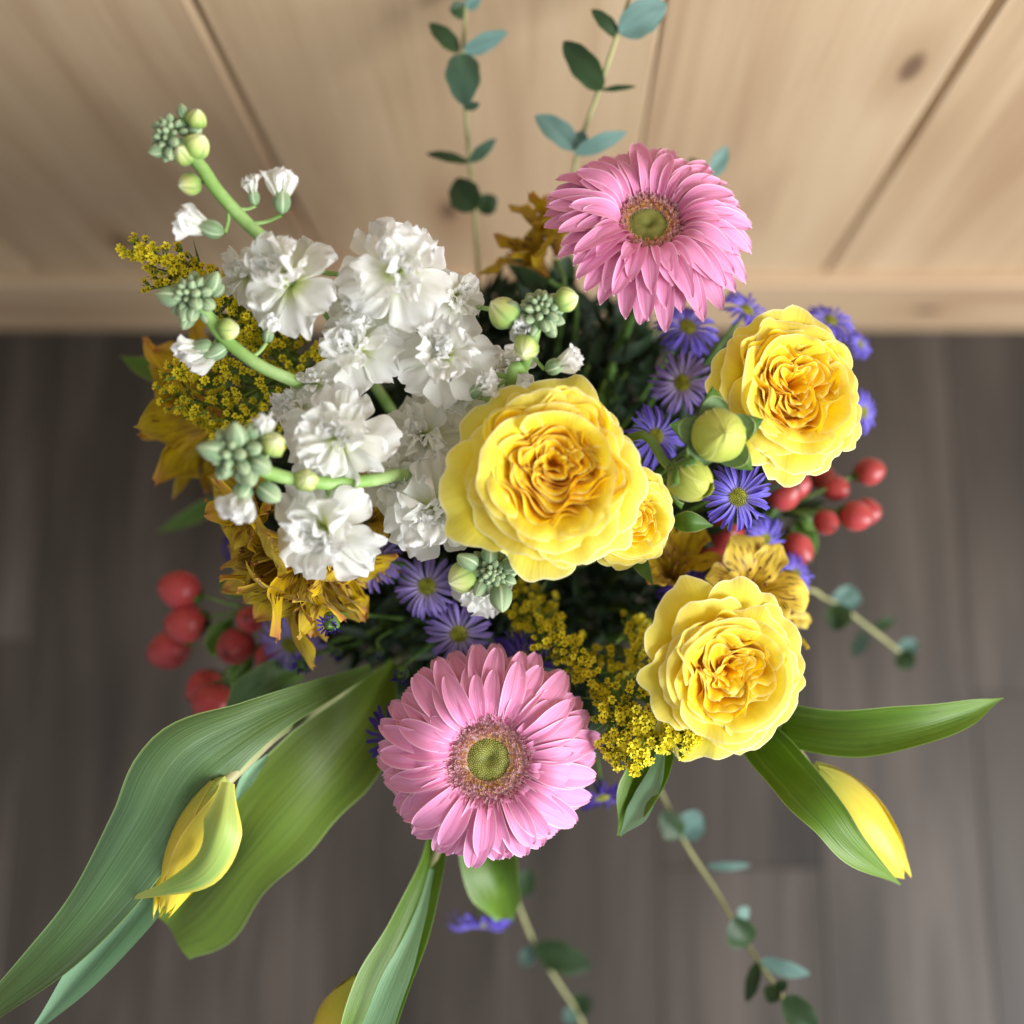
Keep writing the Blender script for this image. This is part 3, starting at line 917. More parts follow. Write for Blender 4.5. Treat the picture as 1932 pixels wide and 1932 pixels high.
def floret(parent, P, n, roll, S, seed, density=1.0, openness=1.0):
    """double stock floret: part with petal sub-parts"""
    rs = random.Random(seed)
    inv = parent.matrix_basis.inverted()
    def eye(U, V):
        a = U * np.pi; r = 0.14 * S * V
        return r * np.cos(a), r * np.sin(a), (-0.12 + 0.10 * V ** 2) * S + 0 * U
    f = link('floret', grid_mesh('floret', eye, 10, 5, M['sbud_y'], wrap=True), parent, inv @ frame(P, n, roll))
    def put(me, a, r0, z, tilt, s, yaw=0.0):
        m = Matrix.Rotation(a, 4, 'Z') @ Matrix.Translation((0, r0 * S, z * S)) @ Matrix.Rotation(R(tilt), 4, 'X') @ Matrix.Rotation(R(yaw), 4, 'Y') @ Matrix.Diagonal((S * s * rs.choice((-1, 1)), S * s, S * s, 1))
        link('petal', me, f, m)
    for k in range(int(7 * density)):
        put(rs.choice(SP_OUT), k / 7 * 6.283 + rs.uniform(-.25, .25), 0.03, -0.10, rs.uniform(-14, 8) * openness, rs.uniform(.88, 1.05), rs.uniform(-16, 16))
    for k in range(int(8 * density)):
        put(rs.choice(SP_MID), (k + .5) / 8 * 6.283 + rs.uniform(-.4, .4), 0.03, -0.04, rs.uniform(10, 48) * openness, rs.uniform(.8, 1.05), rs.uniform(-28, 28))
    for k in range(int(9 * density)):
        put(rs.choice(SP_IN), k / 9 * 6.283 + rs.uniform(-.5, .5), 0.04 + rs.uniform(0, .08), 0.0, rs.uniform(38, 78), rs.uniform(.7, 1.1), rs.uniform(-45, 45))
    return f


BUD_ME = ovoid('bud', 1.0, 0.36, M['sbud'])
BUD_Y = ovoid('bud', 1.0, 0.42, M['sbud_y'], lobes=5)


def bud(parent, P, ax, L, me=BUD_ME, fat=1.0):
    inv = parent.matrix_basis.inverted()
    m = inv @ frame(P, ax, rnd.uniform(0, 6)) @ Matrix.Diagonal((L * fat, L * fat, L, 1))
    return link('bud', me, parent, m)


def bud_cluster(parent, P, n, S, cnt=20, seed=0, size=1.0):
    rs = random.Random(seed)
    for k in range(cnt):
        q = (k + 0.5) / cnt
        th = math.acos(1 - 1.25 * q); ph = k * 2.39996
        F = frame(P, n).to_3x3()
        dr = F @ Vector((math.sin(th) * math.cos(ph), math.sin(th) * math.sin(ph), math.cos(th)))
        L = S * (0.26 + 0.46 * q) * size * rs.uniform(.75, 1.2)
        base = P + dr * S * (0.25 + 0.28 * q) - n * S * 0.55 * q
        bud(parent, base, dr, L, BUD_ME, rs.uniform(.95, 1.2))


def half_open(parent, P, ax, L, seed, white=1.0, calyx=True):
    """half-open bud: green calyx and crumpled white petals"""
    rs = random.Random(seed)
    inv = parent.matrix_basis.inverted()
    b = link('bud', ovoid('bud', 0.55 * L, 0.19 * L, M['sbud'], lobes=4), parent, inv @ frame(P - ax * L * 0.45, ax, rs.uniform(0, 6)))
    for k in range(7):
        a = k * 0.9 + rs.uniform(-.3, .3)
        s = L * rs.uniform(1.15, 1.45)
        m = Matrix.Translation((0, 0, 0.12 * L)) @ Matrix.Rotation(a, 4, 'Z') @ Matrix.Rotation(R(rs.uniform(52, 76)), 4, 'X') @ Matrix.Rotation(R(rs.uniform(-25, 25)), 4, 'Y') @ Matrix.Diagonal((s * .95, s, s * .7, 1))
        link('petal', rs.choice(SP_IN), b, m)
    return b


def stock(label, tip, tipn, tipS, stem_pts, rad, florets, buds=(), halfs=(), seed=0, cl_cnt=20, yellow=()):
    f = lambda q: (q[0], q[1], .455 + (q[2] - .455) * (.55 if q[2] < .455 else 1)) + tuple(q[3:])
    tip = f(tip); stem_pts = [f(q) for q in stem_pts]; florets = [f(q) for q in florets]
    buds = [f(q) for q in buds]; halfs = [f(q) for q in halfs]; yellow = [f(q) for q in yellow]
    P = at(*tip)
    t = thing('stock_flower', label, 'stock', Matrix.Translation(P), 'white stocks')
    S = tipS / 1932 * tip[2]
    bud_cluster(t, P, tipn, S, int(cl_cnt * 1.5), seed)
    pts = [P] + [at(*q) for q in stem_pts]
    pts += [NECK + Vector((0.01 * seed % .03, 0, 0.0)), NECK + Vector((0, 0, -0.2))]
    tube('stem', pts, [rad * .5] + [rad] * len(stem_pts) + [rad * 1.05] * 2, M['stem'], t, n=46, sides=10)
    # nearest stem point for stalks
    SP = catmull(pts, 60)
    def stalk(Q, r=0.0009, back=None):
        c = min(SP[:52], key=lambda s: (s - Q).length)
        e = Q if back is None else Q - back
        if (c - e).length > 0.004:
            tube('stalk', [c, (c + e) / 2 + Vector((0, 0, -0.002)), e], [r * 1.2, r, r], M['stem'], t, n=8, sides=6)
    for k, (px, py, dd, rr, nx, ny) in enumerate(florets):
        Q = at(px, py, dd); n = cdir(nx, ny, 1)
        S2 = rr / 1932 * dd
        floret(t, Q, n, rnd.uniform(0, 6), S2, seed * 31 + k)
        stalk(Q, 0.0011, n * S2 * 0.3)
        inv = t.matrix_basis.inverted()
        link('calyx', ovoid('calyx', S2 * .5, S2 * .13, M['sbud']), t, inv @ frame(Q - n * S2 * 0.52, n, 0))
    for (px, py, dd, L, nx, ny, nz_) in buds:
        Q = at(px, py, dd); ax = cdir(nx, ny, nz_); LL = L / 1932 * dd
        bud(t, Q - ax * LL * .5, ax, LL); stalk(Q, 0.0008, ax * LL * .45)
    for (px, py, dd, L, nx, ny, nz_) in yellow:
        Q = at(px, py, dd); ax = cdir(nx, ny, nz_); LL = L / 1932 * dd
        bud(t, Q - ax * LL * .5, ax, LL, BUD_Y, 1.15); stalk(Q, 0.0008, ax * LL * .45)
    for k, (px, py, dd, L, nx, ny, nz_) in enumerate(halfs):
        Q = at(px, py, dd); ax = cdir(nx, ny, nz_); LL = L / 1932 * dd
        half_open(t, Q, ax, LL, seed * 17 + k); stalk(Q, 0.0009, ax * LL * .45)
    return t


stock('tallest white stock at the upper left, its tip leaning over the wood wall', (314, 250, .405), cdir(-.35, .3, .8), 48,
      [(372, 306, .41), (412, 362, .415), (470, 425, .425), (530, 478, .44), (600, 560, .47)], 0.0028,
      [(545, 530, .425, 112, -.35, .15), (468, 515, .445, 70, -.7, .3), (748, 512, .425, 120, .1, .12), (700, 580, .45, 90, -.1, .1)],
      buds=[(296, 284, .405, 34, -.8, -.3, .3), (345, 210, .405, 30, -.2, .9, .3)],
      yellow=[(371, 224, .405, 40, .4, .7, .7), (358, 348, .41, 46, -.7, -.3, .6), (372, 275, .405, 52, .6, .5, .4), (348, 290, .405, 44, -.2, .2, .9)],
      halfs=[(380, 425, .41, 96, -.85, .25, .3), (476, 360, .415, 62, -.1, .8, .5), (532, 362, .415, 92, .05, .95, .2)], seed=1, cl_cnt=22)

stock('white stock at the left whose grey green tip lies over the goldenrod', (354, 552, .415), cdir(-.4, .3, .8), 52,
      [(392, 596, .42), (425, 640, .425), (490, 690, .43), (560, 722, .445), (620, 760, .48), (740, 860, .54)], 0.0028,
      [(672, 655, .44, 98, -.15, .1), (560, 768, .45, 62, -.5, .1), (595, 722, .445, 46, -.1, .5)],
      buds=[(322, 560, .415, 56, -.9, .1, .3), (402, 532, .415, 46, .5, .8, .3), (350, 590, .415, 40, -.2, -.9, .4)],
      yellow=[(432, 622, .42, 44, .9, -.1, .3)],
      halfs=[(366, 656, .42, 80, -.9, -.2, .3), (392, 670, .425, 90, -.8, -.4, .1), (508, 622, .425, 62, .3, .7, .5)], seed=2, cl_cnt=22)

stock('white stock leaning left with the tip nearest the camera, left of the big rose', (428, 850, .375), cdir(-.5, .1, .8), 58,
      [(490, 885, .39), (545, 902, .40), (620, 912, .415), (700, 906, .44), (775, 899, .47), (850, 960, .53)], 0.0029,
      [(640, 822, .42, 110, -.05, .1), (612, 1000, .42, 116, -.1, -.25), (822, 962, .462, 108, .05, -.2), (745, 905, .47, 70, 0, .2)],
      buds=[(445, 820, .37, 58, .1, .7, .6), (400, 850, .37, 60, -.8, .2, .5), (470, 900, .38, 50, .3, -.6, .6), (508, 930, .39, 56, .7, -.5, .2)],
      yellow=[(578, 906, .40, 48, .3, .2, .9), (516, 838, .385, 50, .5, .3, .8)],
      halfs=[(494, 812, .385, 74, .3, .6, .6), (452, 942, .385, 98, -.15, -.75, .6)], seed=3, cl_cnt=18)

stock('white stock with an upright green tip directly above the big rose', (1020, 578, .425), cdir(.05, .5, .8), 48,
      [(1008, 632, .43), (990, 690, .44), (960, 760, .47)], 0.0026,
      [(838, 672, .445, 104, .05, .15), (862, 562, .455, 62, .6, .2), (800, 825, .475, 92, 0, 0), (960, 700, .475, 60, 0, .1), (868, 750, .47, 60, 0, 0)],
      buds=[(966, 582, .425, 40, -.8, .4, .5), (1036, 612, .425, 40, .5, -.6, .5), (1003, 665, .43, 34, .2, -.5, .8)],
      yellow=[(1068, 566, .425, 50, .9, .2, .3), (992, 656, .425, 52, -.2, -.6, .7), (950, 590, .43, 66, -.5, .4, .3)],
      halfs=[(1062, 686, .428, 84, .85, .25, .3), (908, 732, .44, 78, .5, .3, .7), (984, 622, .435, 70, -.1, -.2, .6)], seed=4, cl_cnt=22)

stock('small stock tip seen from above in front of the big rose, over the purple asters', (928, 1082, .452), cdir(.05, -.1, 1), 46,
      [(922, 1040, .47), (905, 1000, .49)], 0.0026,
      [(912, 1112, .485, 62, 0, -.3)],
      buds=[(882, 1060, .45, 52, -.7, .5, .5), (925, 1045, .45, 48, .1, .9, .5), (968, 1062, .45, 50, .9, .3, .4), (945, 1128, .45, 62, .1, -.8, .5), (905, 1110, .45, 40, -.4, -.7, .6)],
      yellow=[(872, 1090, .455, 62, -.8, -.3, .6)], halfs=[], seed=5, cl_cnt=24)


# ------------------------------------------------------------------ asters
AST = {k: [strap_petal('petal', M[k], W=0.112, arch=0.06, droop=0.16 + .1 * j, cup=.3, ridge=.05, notch=0.0, seed=70 + j, nu=5, nv=9, taper=0.5, tip=0.3, twist=(-.8, 0, .8)[j]) for j in range(3)] for k in ('aster', 'aster_b', 'aster_d')}


def aster(px, py, dd, rr, nx, ny, label, kind='aster', seed=0, cnt=42, nzz=1.0, lift=0):
    P = at(px, py, dd); n = cdir(nx, ny, nzz); S = rr / 1932 * dd
    t = thing('aster', label, 'aster', frame(P, n, seed), 'purple asters')
    rs = random.Random(seed * 7 + 1)
    for w in range(2):
        for k in range(cnt // 2):
            a = (k + .5 * w + rs.uniform(-.25, .25)) / (cnt // 2) * 2 * math.pi
            L = rs.uniform(.68, .8) * (1 - .08 * w)
            m = Matrix.Rotation(a, 4, 'Z') @ Matrix.Translation((0, .2 * S, 0.03 * w * S)) @ Matrix.Rotation(R(rs.uniform(-8, 14) + lift + 6 * w), 4, 'X') @ Matrix.Rotation(R(rs.uniform(-25, 25)), 4, 'Y') @ Matrix.Diagonal((S * rs.uniform(.85, 1.1), S * L, S * .8, 1))
            link('petal', rs.choice(AST[kind]), t, m)
    Vv = []; F = []
    for k in range(90):
        r = .29 * math.sqrt((k + .5) / 90); a = k * 2.39996
        octa((r * math.cos(a) * S, r * math.sin(a) * S, (.10 - .9 * r * r) * S), S * .026, Vv, F, 1.8)
    def dome(U, V):
        a = U * np.pi; r = .3 * V
        return r * np.cos(a) * S, r * np.sin(a) * S, (.09 - .9 * r * r) * S
    dm = grid_mesh('disc', dome, 14, 5, M['adisc'], wrap=True)
    dsc = link('disc', dm, t)
    fl_ = link('disc_floret', mesh_from('disc_floret', Vv, F, M['adisc']), dsc); fl_['kind'] = 'stuff'
    stem_to_neck(t, P, n, M['stem2'], 0.0012, bend=0.03)
    return t


aster(806, 1106, .498, 68, -.05, .05, 'purple aster with yellow eye just left of the small green stock tip', seed=1)
aster(866, 1196, .500, 68, .05, -.05, 'purple aster directly behind the top petals of the front gerbera', seed=2)
aster(706, 1058, .505, 66, -.5, .45, 'purple aster half hidden under the lowest white stock floret', seed=3)
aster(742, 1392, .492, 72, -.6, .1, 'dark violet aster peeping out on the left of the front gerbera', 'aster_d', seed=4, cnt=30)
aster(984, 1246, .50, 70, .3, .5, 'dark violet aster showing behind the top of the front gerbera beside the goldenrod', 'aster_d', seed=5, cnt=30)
aster(1286, 722, .51, 64, .1, -.2, 'lavender aster between the rear gerbera and the round rose bud', seed=6)
aster(1236, 824, .50, 66, .5, .0, 'lavender aster touching the right edge of the largest rose', 'aster_b', seed=7)
aster(1392, 938, .475, 72, .05, -.1, 'bright blue violet aster below the rose buds', 'aster_b', seed=8)
aster(1442, 1018, .52, 50, .5, -.3, 'small violet aster beneath the bright blue violet one', 'aster_b', seed=9)
aster(1296, 618, .525, 68, .3, .5, 'violet aster under the lower petals of the rear gerbera', 'aster_b', seed=10)
aster(1408, 586, .53, 54, .5, .7, 'violet aster at the edge of the bouquet right of the rear gerbera', 'aster_b', seed=11)
aster(1566, 606, .545, 54, .3, .8, 'violet aster peeping above the upper right rose', 'aster_b', seed=12)
aster(1622, 650, .56, 34, .8, .4, 'violet aster sliver to the upper right of the right rose', 'aster_b', seed=13)
aster(1628, 778, .55, 46, .8, .0, 'violet aster behind the pointed petal of the right rose', 'aster_b', seed=14)
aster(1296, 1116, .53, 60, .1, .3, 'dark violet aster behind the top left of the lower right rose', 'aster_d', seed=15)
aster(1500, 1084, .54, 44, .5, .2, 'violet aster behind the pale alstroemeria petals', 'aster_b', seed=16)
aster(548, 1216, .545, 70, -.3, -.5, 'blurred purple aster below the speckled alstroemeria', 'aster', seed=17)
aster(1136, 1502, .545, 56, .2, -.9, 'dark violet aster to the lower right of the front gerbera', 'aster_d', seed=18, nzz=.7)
aster(906, 1740, .60, 66, .05, -.95, 'violet aster seen from the side below the front gerbera', 'aster_b', seed=19, nzz=.45)
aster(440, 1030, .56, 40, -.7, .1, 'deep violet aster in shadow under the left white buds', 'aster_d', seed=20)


def aster_bud(px, py, dd, rr, label, seed):
    P = at(px, py, dd); n = cdir(rnd.uniform(-.5, .5), rnd.uniform(-.6, .2), 1); S = rr / 1932 * dd
    t = thing('aster_bud', label, 'aster bud', frame(P, n, seed), 'closed aster buds')
    link('calyx', ovoid('calyx', S * 1.6, S * .62, M['stem2']), t, Matrix.Translation((0, 0, -S * 1.1)))
    rs = random.Random(seed)
    for k in range(16):
        a = k / 16 * 6.283
        m = Matrix.Rotation(a, 4, 'Z') @ Matrix.Translation((0, .5 * S, 0)) @ Matrix.Rotation(R(rs.uniform(70, 120)), 4, 'X') @ Matrix.Diagonal((S * 1.7, S * rs.uniform(.6, .85), S, 1))
        link('petal', rs.choice(AST['aster_d']), t, m)
    stem_to_neck(t, P, n, M['stem2'], 0.0009, bend=0.02)


aster_bud(622, 1178, .462, 27, 'half-closed purple aster bud in front of the alstroemeria petals', 31)
aster_bud(716, 1234, .515, 13, 'smallest dark purple aster bud above the tulip leaves', 32)
aster_bud(757, 1274, .50, 24, 'dark purple aster bud just left of the top of the front gerbera', 33)
aster_bud(572, 1254, .515, 27, 'dark purple aster bud at the upper edge of the tulip leaf', 34)
aster_bud(635, 1232, .53, 16, 'blurred purple aster bud between two clearer ones', 35)


# ------------------------------------------------------------------ alstroemeria
def alst_petal(mat, W, L, flare, seed, narrow=0.2):
    def fn(U, V):
        w = W * .5 * (narrow + (1 - narrow) * np.sin(np.clip(V, 0, 1) ** 1.3 * np.pi * .6))
        tt = np.clip((V - .75) / .25, 0, 1)
        w = w * (1 - .85 * tt ** 2.0)
        # funnel: goes along z then flares outward along y
        a = V * flare
        y = .06 + L * (V * np.sin(.25 + a * .8))
        z = L * V * np.cos(.25 + a * .8)
        z = z + .05 * nz(U * 2, V * 3, seed) * V; y = y + .22 * W * U * U * -1 * (1 - V * .6) + .03 * nz(U * 3, V * 2, seed + 3) * V
        x = U * w * (1 + .12 * np.sin(V * 19 + seed + U)) + .04 * nz(V * 2, U, seed + 6)
        z = z + .035 * np.sin(V * 14 + seed) * np.abs(U) ** 2
        return x, y, z
    return grid_mesh('petal', fn, 11, 24, mat)


ALP = {'b': ([alst_petal(M['alst'], .44, 1, .75 + .15 * k, 400 + k) for k in range(3)], [alst_petal(M['alst_in'], .30, .95, .6 + .15 * k, 420 + k, .12) for k in range(3)]),
       'y': ([alst_petal(M['alst_y'], .60, 1, .75 + .15 * k, 440 + k) for k in range(3)], [alst_petal(M['alst_y'], .36, .95, .6 + .15 * k, 460 + k, .12) for k in range(3)])}


def alst(P, n, S, label, seed, kind='b', spread=1.0, group='yellow alstroemeria flowers'):
    """funnel flower; P is its throat base, n the way the mouth points"""
    t = thing('alstroemeria', label, 'alstroemeria', frame(P, n, seed), group)
    rs = random.Random(seed)
    A, B = ALP[kind]
    for k in range(3):
        m = Matrix.Rotation(k * 2.094 + rs.uniform(-.15, .15), 4, 'Z') @ Matrix.Rotation(R(rs.uniform(-12, 6)), 4, 'X') @ Matrix.Diagonal((S, S * spread, S * rs.uniform(.92, 1.05), 1))
        link('petal', rs.choice(A), t, m)
    for k in range(3):
        m = Matrix.Rotation(k * 2.094 + 1.047 + rs.uniform(-.15, .15), 4, 'Z') @ Matrix.Rotation(R(rs.uniform(-8, 10)), 4, 'X') @ Matrix.Diagonal((S * .95, S * spread, S, 1))
        link('petal', rs.choice(B), t, m)
    for k in range(5):
        a = k * 1.2566; e = Vector((math.cos(a) * .12, math.sin(a) * .10, .5)) * S
        Pn = catmull([Vector((0, 0, 0)), e * .5 + Vector((0, 0, .02 * S)), e], 8)
        V_, F_, UV_ = tube_vf(Pn, [S * .012] * 8, 5)
        st = link('stamen', mesh_from('stamen', V_, F_, M['alst'], UV_), t)
        link('anther', ovoid('anther', S * .07, S * .018, M['anther']), st, Matrix.Translation(e))
    stem_to_neck(t, P, n, M['stem2'], 0.0014, bend=0.03)
    return t


def alst_px(a, b, label, seed, kind='b', spread=1.0):
    A_ = at(*a); B_ = at(*b)
    return alst(A_, (B_ - A_).normalized(), (B_ - A_).length * 1.05, label, seed, kind, spread)


alst_px((590, 1030, .485), (392, 1120, .462), 'speckled yellow alstroemeria opening to the left below the white stock', 51, spread=1.05)
alst_px((580, 1050, .488), (545, 1212, .470), 'speckled yellow alstroemeria hanging straight down beside the purple bud', 52, spread=.8)
alst_px((600, 1040, .49), (700, 1140, .472), 'yellow alstroemeria with a bent right petal, next to the purple asters', 53, spread=.9)
alst_px((550, 1035, .49), (385, 1015, .475), 'yellow alstroemeria with a long narrow petal reaching far left', 54, spread=.6)
alst_px((440, 780, .54), (285, 820, .545), 'blurred yellow alstroemeria hanging over the floor at the far left', 55, spread=1.2)
alst_px((430, 700, .55), (290, 660, .55), 'blurred yellow alstroemeria just under the left end of the goldenrod', 56, spread=.8)
alst_px((450, 800, .55), (270, 760, .55), 'blurred bronze alstroemeria spreading widest over the floor at the far left', 66, spread=.9)
alst_px((440, 790, .55), (300, 870, .56), 'lowest of the blurred alstroemeria flowers at the far left', 67, spread=.7)
alst_px((1030, 520, .54), (950, 410, .52), 'bronze yellow alstroemeria left of the rear gerbera', 57, spread=.7)
alst_px((1050, 480, .54), (1030, 320, .52), 'bronze yellow alstroemeria behind the top left of the rear gerbera', 58, spread=.5)
alst_px((1400, 1130, .52), (1462, 1050, .485), 'pale yellow alstroemeria just above the lower right rose', 59, 'y', spread=.65)
alst_px((1440, 1170, .53), (1540, 1165, .52), 'yellow alstroemeria at the right of the lower right rose', 60, 'y', spread=1.1)
alst_px((1400, 1200, .56), (1510, 1225, .56), 'orange yellow alstroemeria tip below the one on the right', 61, 'b', spread=.5)
alst_px((1262, 1100, .53), (1296, 1010, .50), 'bronze alstroemeria in shadow behind the small rose', 62, 'b', spread=.7)
alst_px((1345, 1330, .56), (1344, 1450, .57), 'pale yellow alstroemeria tip hanging below the lower right rose', 63, 'y', spread=.35)
alst_px((1380, 1330, .56), (1425, 1430, .57), 'yellow alstroemeria tip below the lower right rose, next to the tulip leaf', 64, 'b', spread=.4)
alst_px((690, 990, .50), (720, 935, .48), 'golden alstroemeria petals between two white stock florets', 65, 'b', spread=.9)
alst_px((590, 1045, .49), (450, 1190, .475), 'speckled yellow alstroemeria pointing down left over the red berries', 68, spread=.7)
alst_px((600, 1060, .492), (612, 1215, .476), 'yellow alstroemeria behind the half-closed purple bud', 69, spread=.6)
alst_px((520, 960, .50), (415, 915, .46), 'golden alstroemeria petals beneath the nearest stock tip', 66, 'b', spread=.6)


# ------------------------------------------------------------------ hypericum
def berry_mesh():
    def fn(U, V):
        a = U * np.pi
        prof = np.sin(np.clip(V, 0, 1) ** .9 * np.pi) ** .62
        r = .5 * prof * (1 + .02 * np.cos(3 * a))
        z = V * 1.15 - .55
        return r * np.cos(a), r * np.sin(a), z
    return grid_mesh('berry', fn, 20, 14, M['berry'], wrap=True)


BERRY = berry_mesh()
SEP = blade_me = None


def sprig(label, anchor, berries, leaves=(), name='hypericum_sprig', seed=0):
    A_ = at(*anchor)
    t = thing(name, label, 'hypericum', Matrix.Translation(A_), 'red hypericum berry sprigs')
    rs = random.Random(seed)
    inv = t.matrix_basis.inverted()
    tube('stem', [A_, (A_ + NECK) / 2 + Vector((0, 0, -.01)), NECK, NECK + Vector((0, 0, -.2))], [.0014, .0018, .002, .002], M['stem2'], t)
    for (px, py, dd, rr, nx, ny, nz_) in berries:
        dd += .02
        Q = at(px, py, dd); S = 2 * rr / 1932 * dd; n = cdir(nx, ny, nz_)
        b = link('berry', BERRY, t, inv @ frame(Q, n, rs.uniform(0, 6)) @ Matrix.Diagonal((S, S, S, 1)))
        tube('stalk', [A_, (A_ + Q) / 2 + Vector((0, 0, .004)), Q - n * S * .5], [.0011, .0009, .0009], M['stem2'], t, n=10, sides=6)
        for k in range(4):
            a = k * 1.571 + .4
            def sp(U, V):
                r = .1 + .34 * V; w = .13 * np.sin((.15 + .85 * V) * np.pi) ** .7
                return r * math.cos(a) - U * w * math.sin(a), r * math.sin(a) + U * w * math.cos(a), -.62 + .26 * V + .1 * V * V
            link('sepal', grid_mesh('sepal', sp, 5, 7, M['leaf']), b)
    for (x0, y0, x1, y1, dd, w) in leaves:
        a = at(x0, y0, dd); b = at(x1, y1, dd)
        blade('leaf', [a, (a + b) / 2 + Vector((0, 0, .006)), b], [.001, w, w * .9, .0008], M['leaf'], t, n=12, nu=7, roll=rs.uniform(-.6, .6), fold=.25)
    return t


sprig('left cluster of coral red berries beside the alstroemeria, three in a row down the edge', (470, 1150, .56),
      [(340, 1112, .55, 37, -.8, .3, .5), (352, 1176, .55, 37, -.8, -.1, .5), (320, 1226, .57, 37, -.8, -.3, .5), (445, 1220, .545, 36, -.2, -.2, 1), (472, 1168, .54, 26, 0, .2, 1)],
      leaves=[(440, 1170, 400, 1240, .57, .014), (470, 1120, 420, 1090, .58, .014)], seed=1)
sprig('lower left pair of coral red berries above the broad tulip leaf', (500, 1210, .57),
      [(388, 1298, .555, 35, -.6, -.5, .6), (402, 1326, .535, 38, -.4, -.7, .6), (508, 1240, .54, 27, -.1, -.2, 1), (455, 1270, .57, 17, -.1, -.3, 1)],
      leaves=[(480, 1230, 440, 1300, .58, .012)], seed=2)
sprig('right cluster of coral red berries hanging over the floor below the upper right rose', (1470, 960, .57),
      [(1640, 890, .55, 27, .8, .2, .4), (1576, 922, .55, 25, .6, -.1, .7), (1552, 902, .565, 24, .6, .2, .7), (1614, 974, .54, 29, .8, -.2, .5), (1634, 966, .555, 26, .8, 0, .5), (1558, 985, .54, 24, .4, -.4, .8)],
      leaves=[(1490, 950, 1540, 1000, .58, .014), (1480, 930, 1520, 880, .58, .014), (1500, 980, 1530, 1060, .585, .013)], seed=3)
sprig('coral red berries beside the bright blue violet aster', (1440, 990, .57),
      [(1478, 932, .535, 32, .5, .3, .6), (1500, 916, .545, 28, .7, .3, .5), (1503, 1036, .535, 31, .5, -.6, .5)], seed=4)
sprig('dark red berries in shadow in the middle right of the bouquet', (1370, 1080, .58),
      [(1372, 1008, .54, 34, 0, .2, 1), (1342, 1052, .545, 34, -.1, 0, 1), (1405, 1042, .55, 28, .2, 0, 1)], seed=5)


# ------------------------------------------------------------------ goldenrod
def gold_floret(mat, seed):
    rs = random.Random(seed)
    V = []; F = []
    # green cup
    for r, z in ((.10, -.75), (.22, -.3), (.26, 0)):
        for k in range(6): V.append((r * math.cos(k * 1.047), r * math.sin(k * 1.047), z))
    for i in range(2):
        for k in range(6): F.append((i * 6 + k, i * 6 + (k + 1) % 6, i * 6 + 6 + (k + 1) % 6, i * 6 + 6 + k))
    ng = len(F)
    # yellow rays flaring from the rim
    for k in range(7):
        a = k * .8976 + rs.uniform(-.15, .15); b = len(V)
        c, s = math.cos(a), math.sin(a)
        tx, ty = -s, c
        L = rs.uniform(.42, .58); h = rs.uniform(.05, .28)
        for rr, w, z in ((.18, .09, 0.02), (.36, .15, h * .9), (L, .05, h)):
            V.append((c * rr - tx * w, s * rr - ty * w, z)); V.append((c * rr + tx * w, s * rr + ty * w, z))
        F.append((b, b + 1, b + 3, b + 2)); F.append((b + 2, b + 3, b + 5, b + 4))
    # middle nub
    for k in range(3):
        octa((rs.uniform(-.08, .08), rs.uniform(-.08, .08), .1), .09, V, F, 1.2)
    me = mesh_from('floret', V, F, [mat, M['gold_g']])
    for i in range(ng): me.polygons[i].material_index = 1
    return me


GF = {'gold': [gold_floret(M['gold'], k) for k in range(4)], 'gold_o': [gold_floret(M['gold_o'], k) for k in range(4)]}


def goldenrod(label, root, branches, kind='gold', seed=0, size=.0036, stuff=False):
    """branches: list of ([(px,py,d)...], spread px, count)"""
    A_ = at(*root)
    t = thing('goldenrod', label, 'goldenrod', Matrix.Translation(A_), 'goldenrod sprays')
    rs = random.Random(seed)
    inv = t.matrix_basis.inverted()
    tube('stem', [A_, (A_ + NECK) / 2, NECK, NECK + Vector((0, 0, -.2))], [.0013, .0016, .0018, .0018], M['gold_g'], t)
    gV = []; gF = []; off = 0
    leafV = []; leafF = []
    mesh_acc_V = []; mesh_acc_F = []
    for pts, spread, cnt in branches:
        W_ = [A_] + [at(*q) for q in pts]
        C_ = catmull(W_, 40)
        V_, F_, _ = tube_vf(C_, list(interp([.0010, .0007, .0004], 40)), 5)
        gV.append(V_); gF.append(F_ + off); off += len(V_)
        for k in range(cnt):
            q = 0.22 + .78 * (k + rs.random()) / cnt
            i = min(int(q * 39), 38)
            c = C_[i].lerp(C_[i + 1], q * 39 - i)
            tdir = (C_[min(i + 1, 39)] - C_[i]).normalized()
            sp = spread / 1932 * .5 * (1.15 - .75 * q)
            v = Vector((rs.gauss(0, 1), rs.gauss(0, 1), abs(rs.gauss(0, .8)) + .1)).normalized()
            e = c + v * sp * rs.uniform(.35, 1.0) + tdir * sp * .4
            ax = (v * .9 + tdir * .5 + cdir(0, 0, .6)).normalized()
            S = size * rs.uniform(.75, 1.2)
            link('floret', rs.choice(GF[kind]), t, inv @ frame(e, ax, rs.uniform(0, 6)) @ Matrix.Diagonal((S, S, S, 1)))
            if k % 2 == 0:
                Pn = [c, (c + e) / 2, e - ax * S * .6]
                V_, F_, _ = tube_vf(catmull(Pn, 4), [.0003] * 4, 4)
                gV.append(V_); gF.append(F_ + off); off += len(V_)
            if k % 3 == 0:
                # narrow leaf
                lv = Vector((rs.gauss(0, 1), rs.gauss(0, 1), rs.gauss(0, .5))).normalized()
                L = sp * 1.3; sd = tdir.cross(lv).normalized() * L * .09
                Vv = [c, c + lv * L * .4 + sd, c + lv * L + tdir * L * .3, c + lv * L * .4 - sd]
                gV.append(np.array([tuple(x) for x in Vv])); gF.append(np.array([[0, 1, 2, 3]]) + off); off += 4
    V_ = np.concatenate(gV); F_ = np.concatenate(gF)
    im = np.array(inv)
    V_ = V_ @ im[:3, :3].T + im[:3, 3]
    o = link('twig', mesh_from('twig', V_, F_, M['gold_g']), t); o['kind'] = 'stuff'
    return t


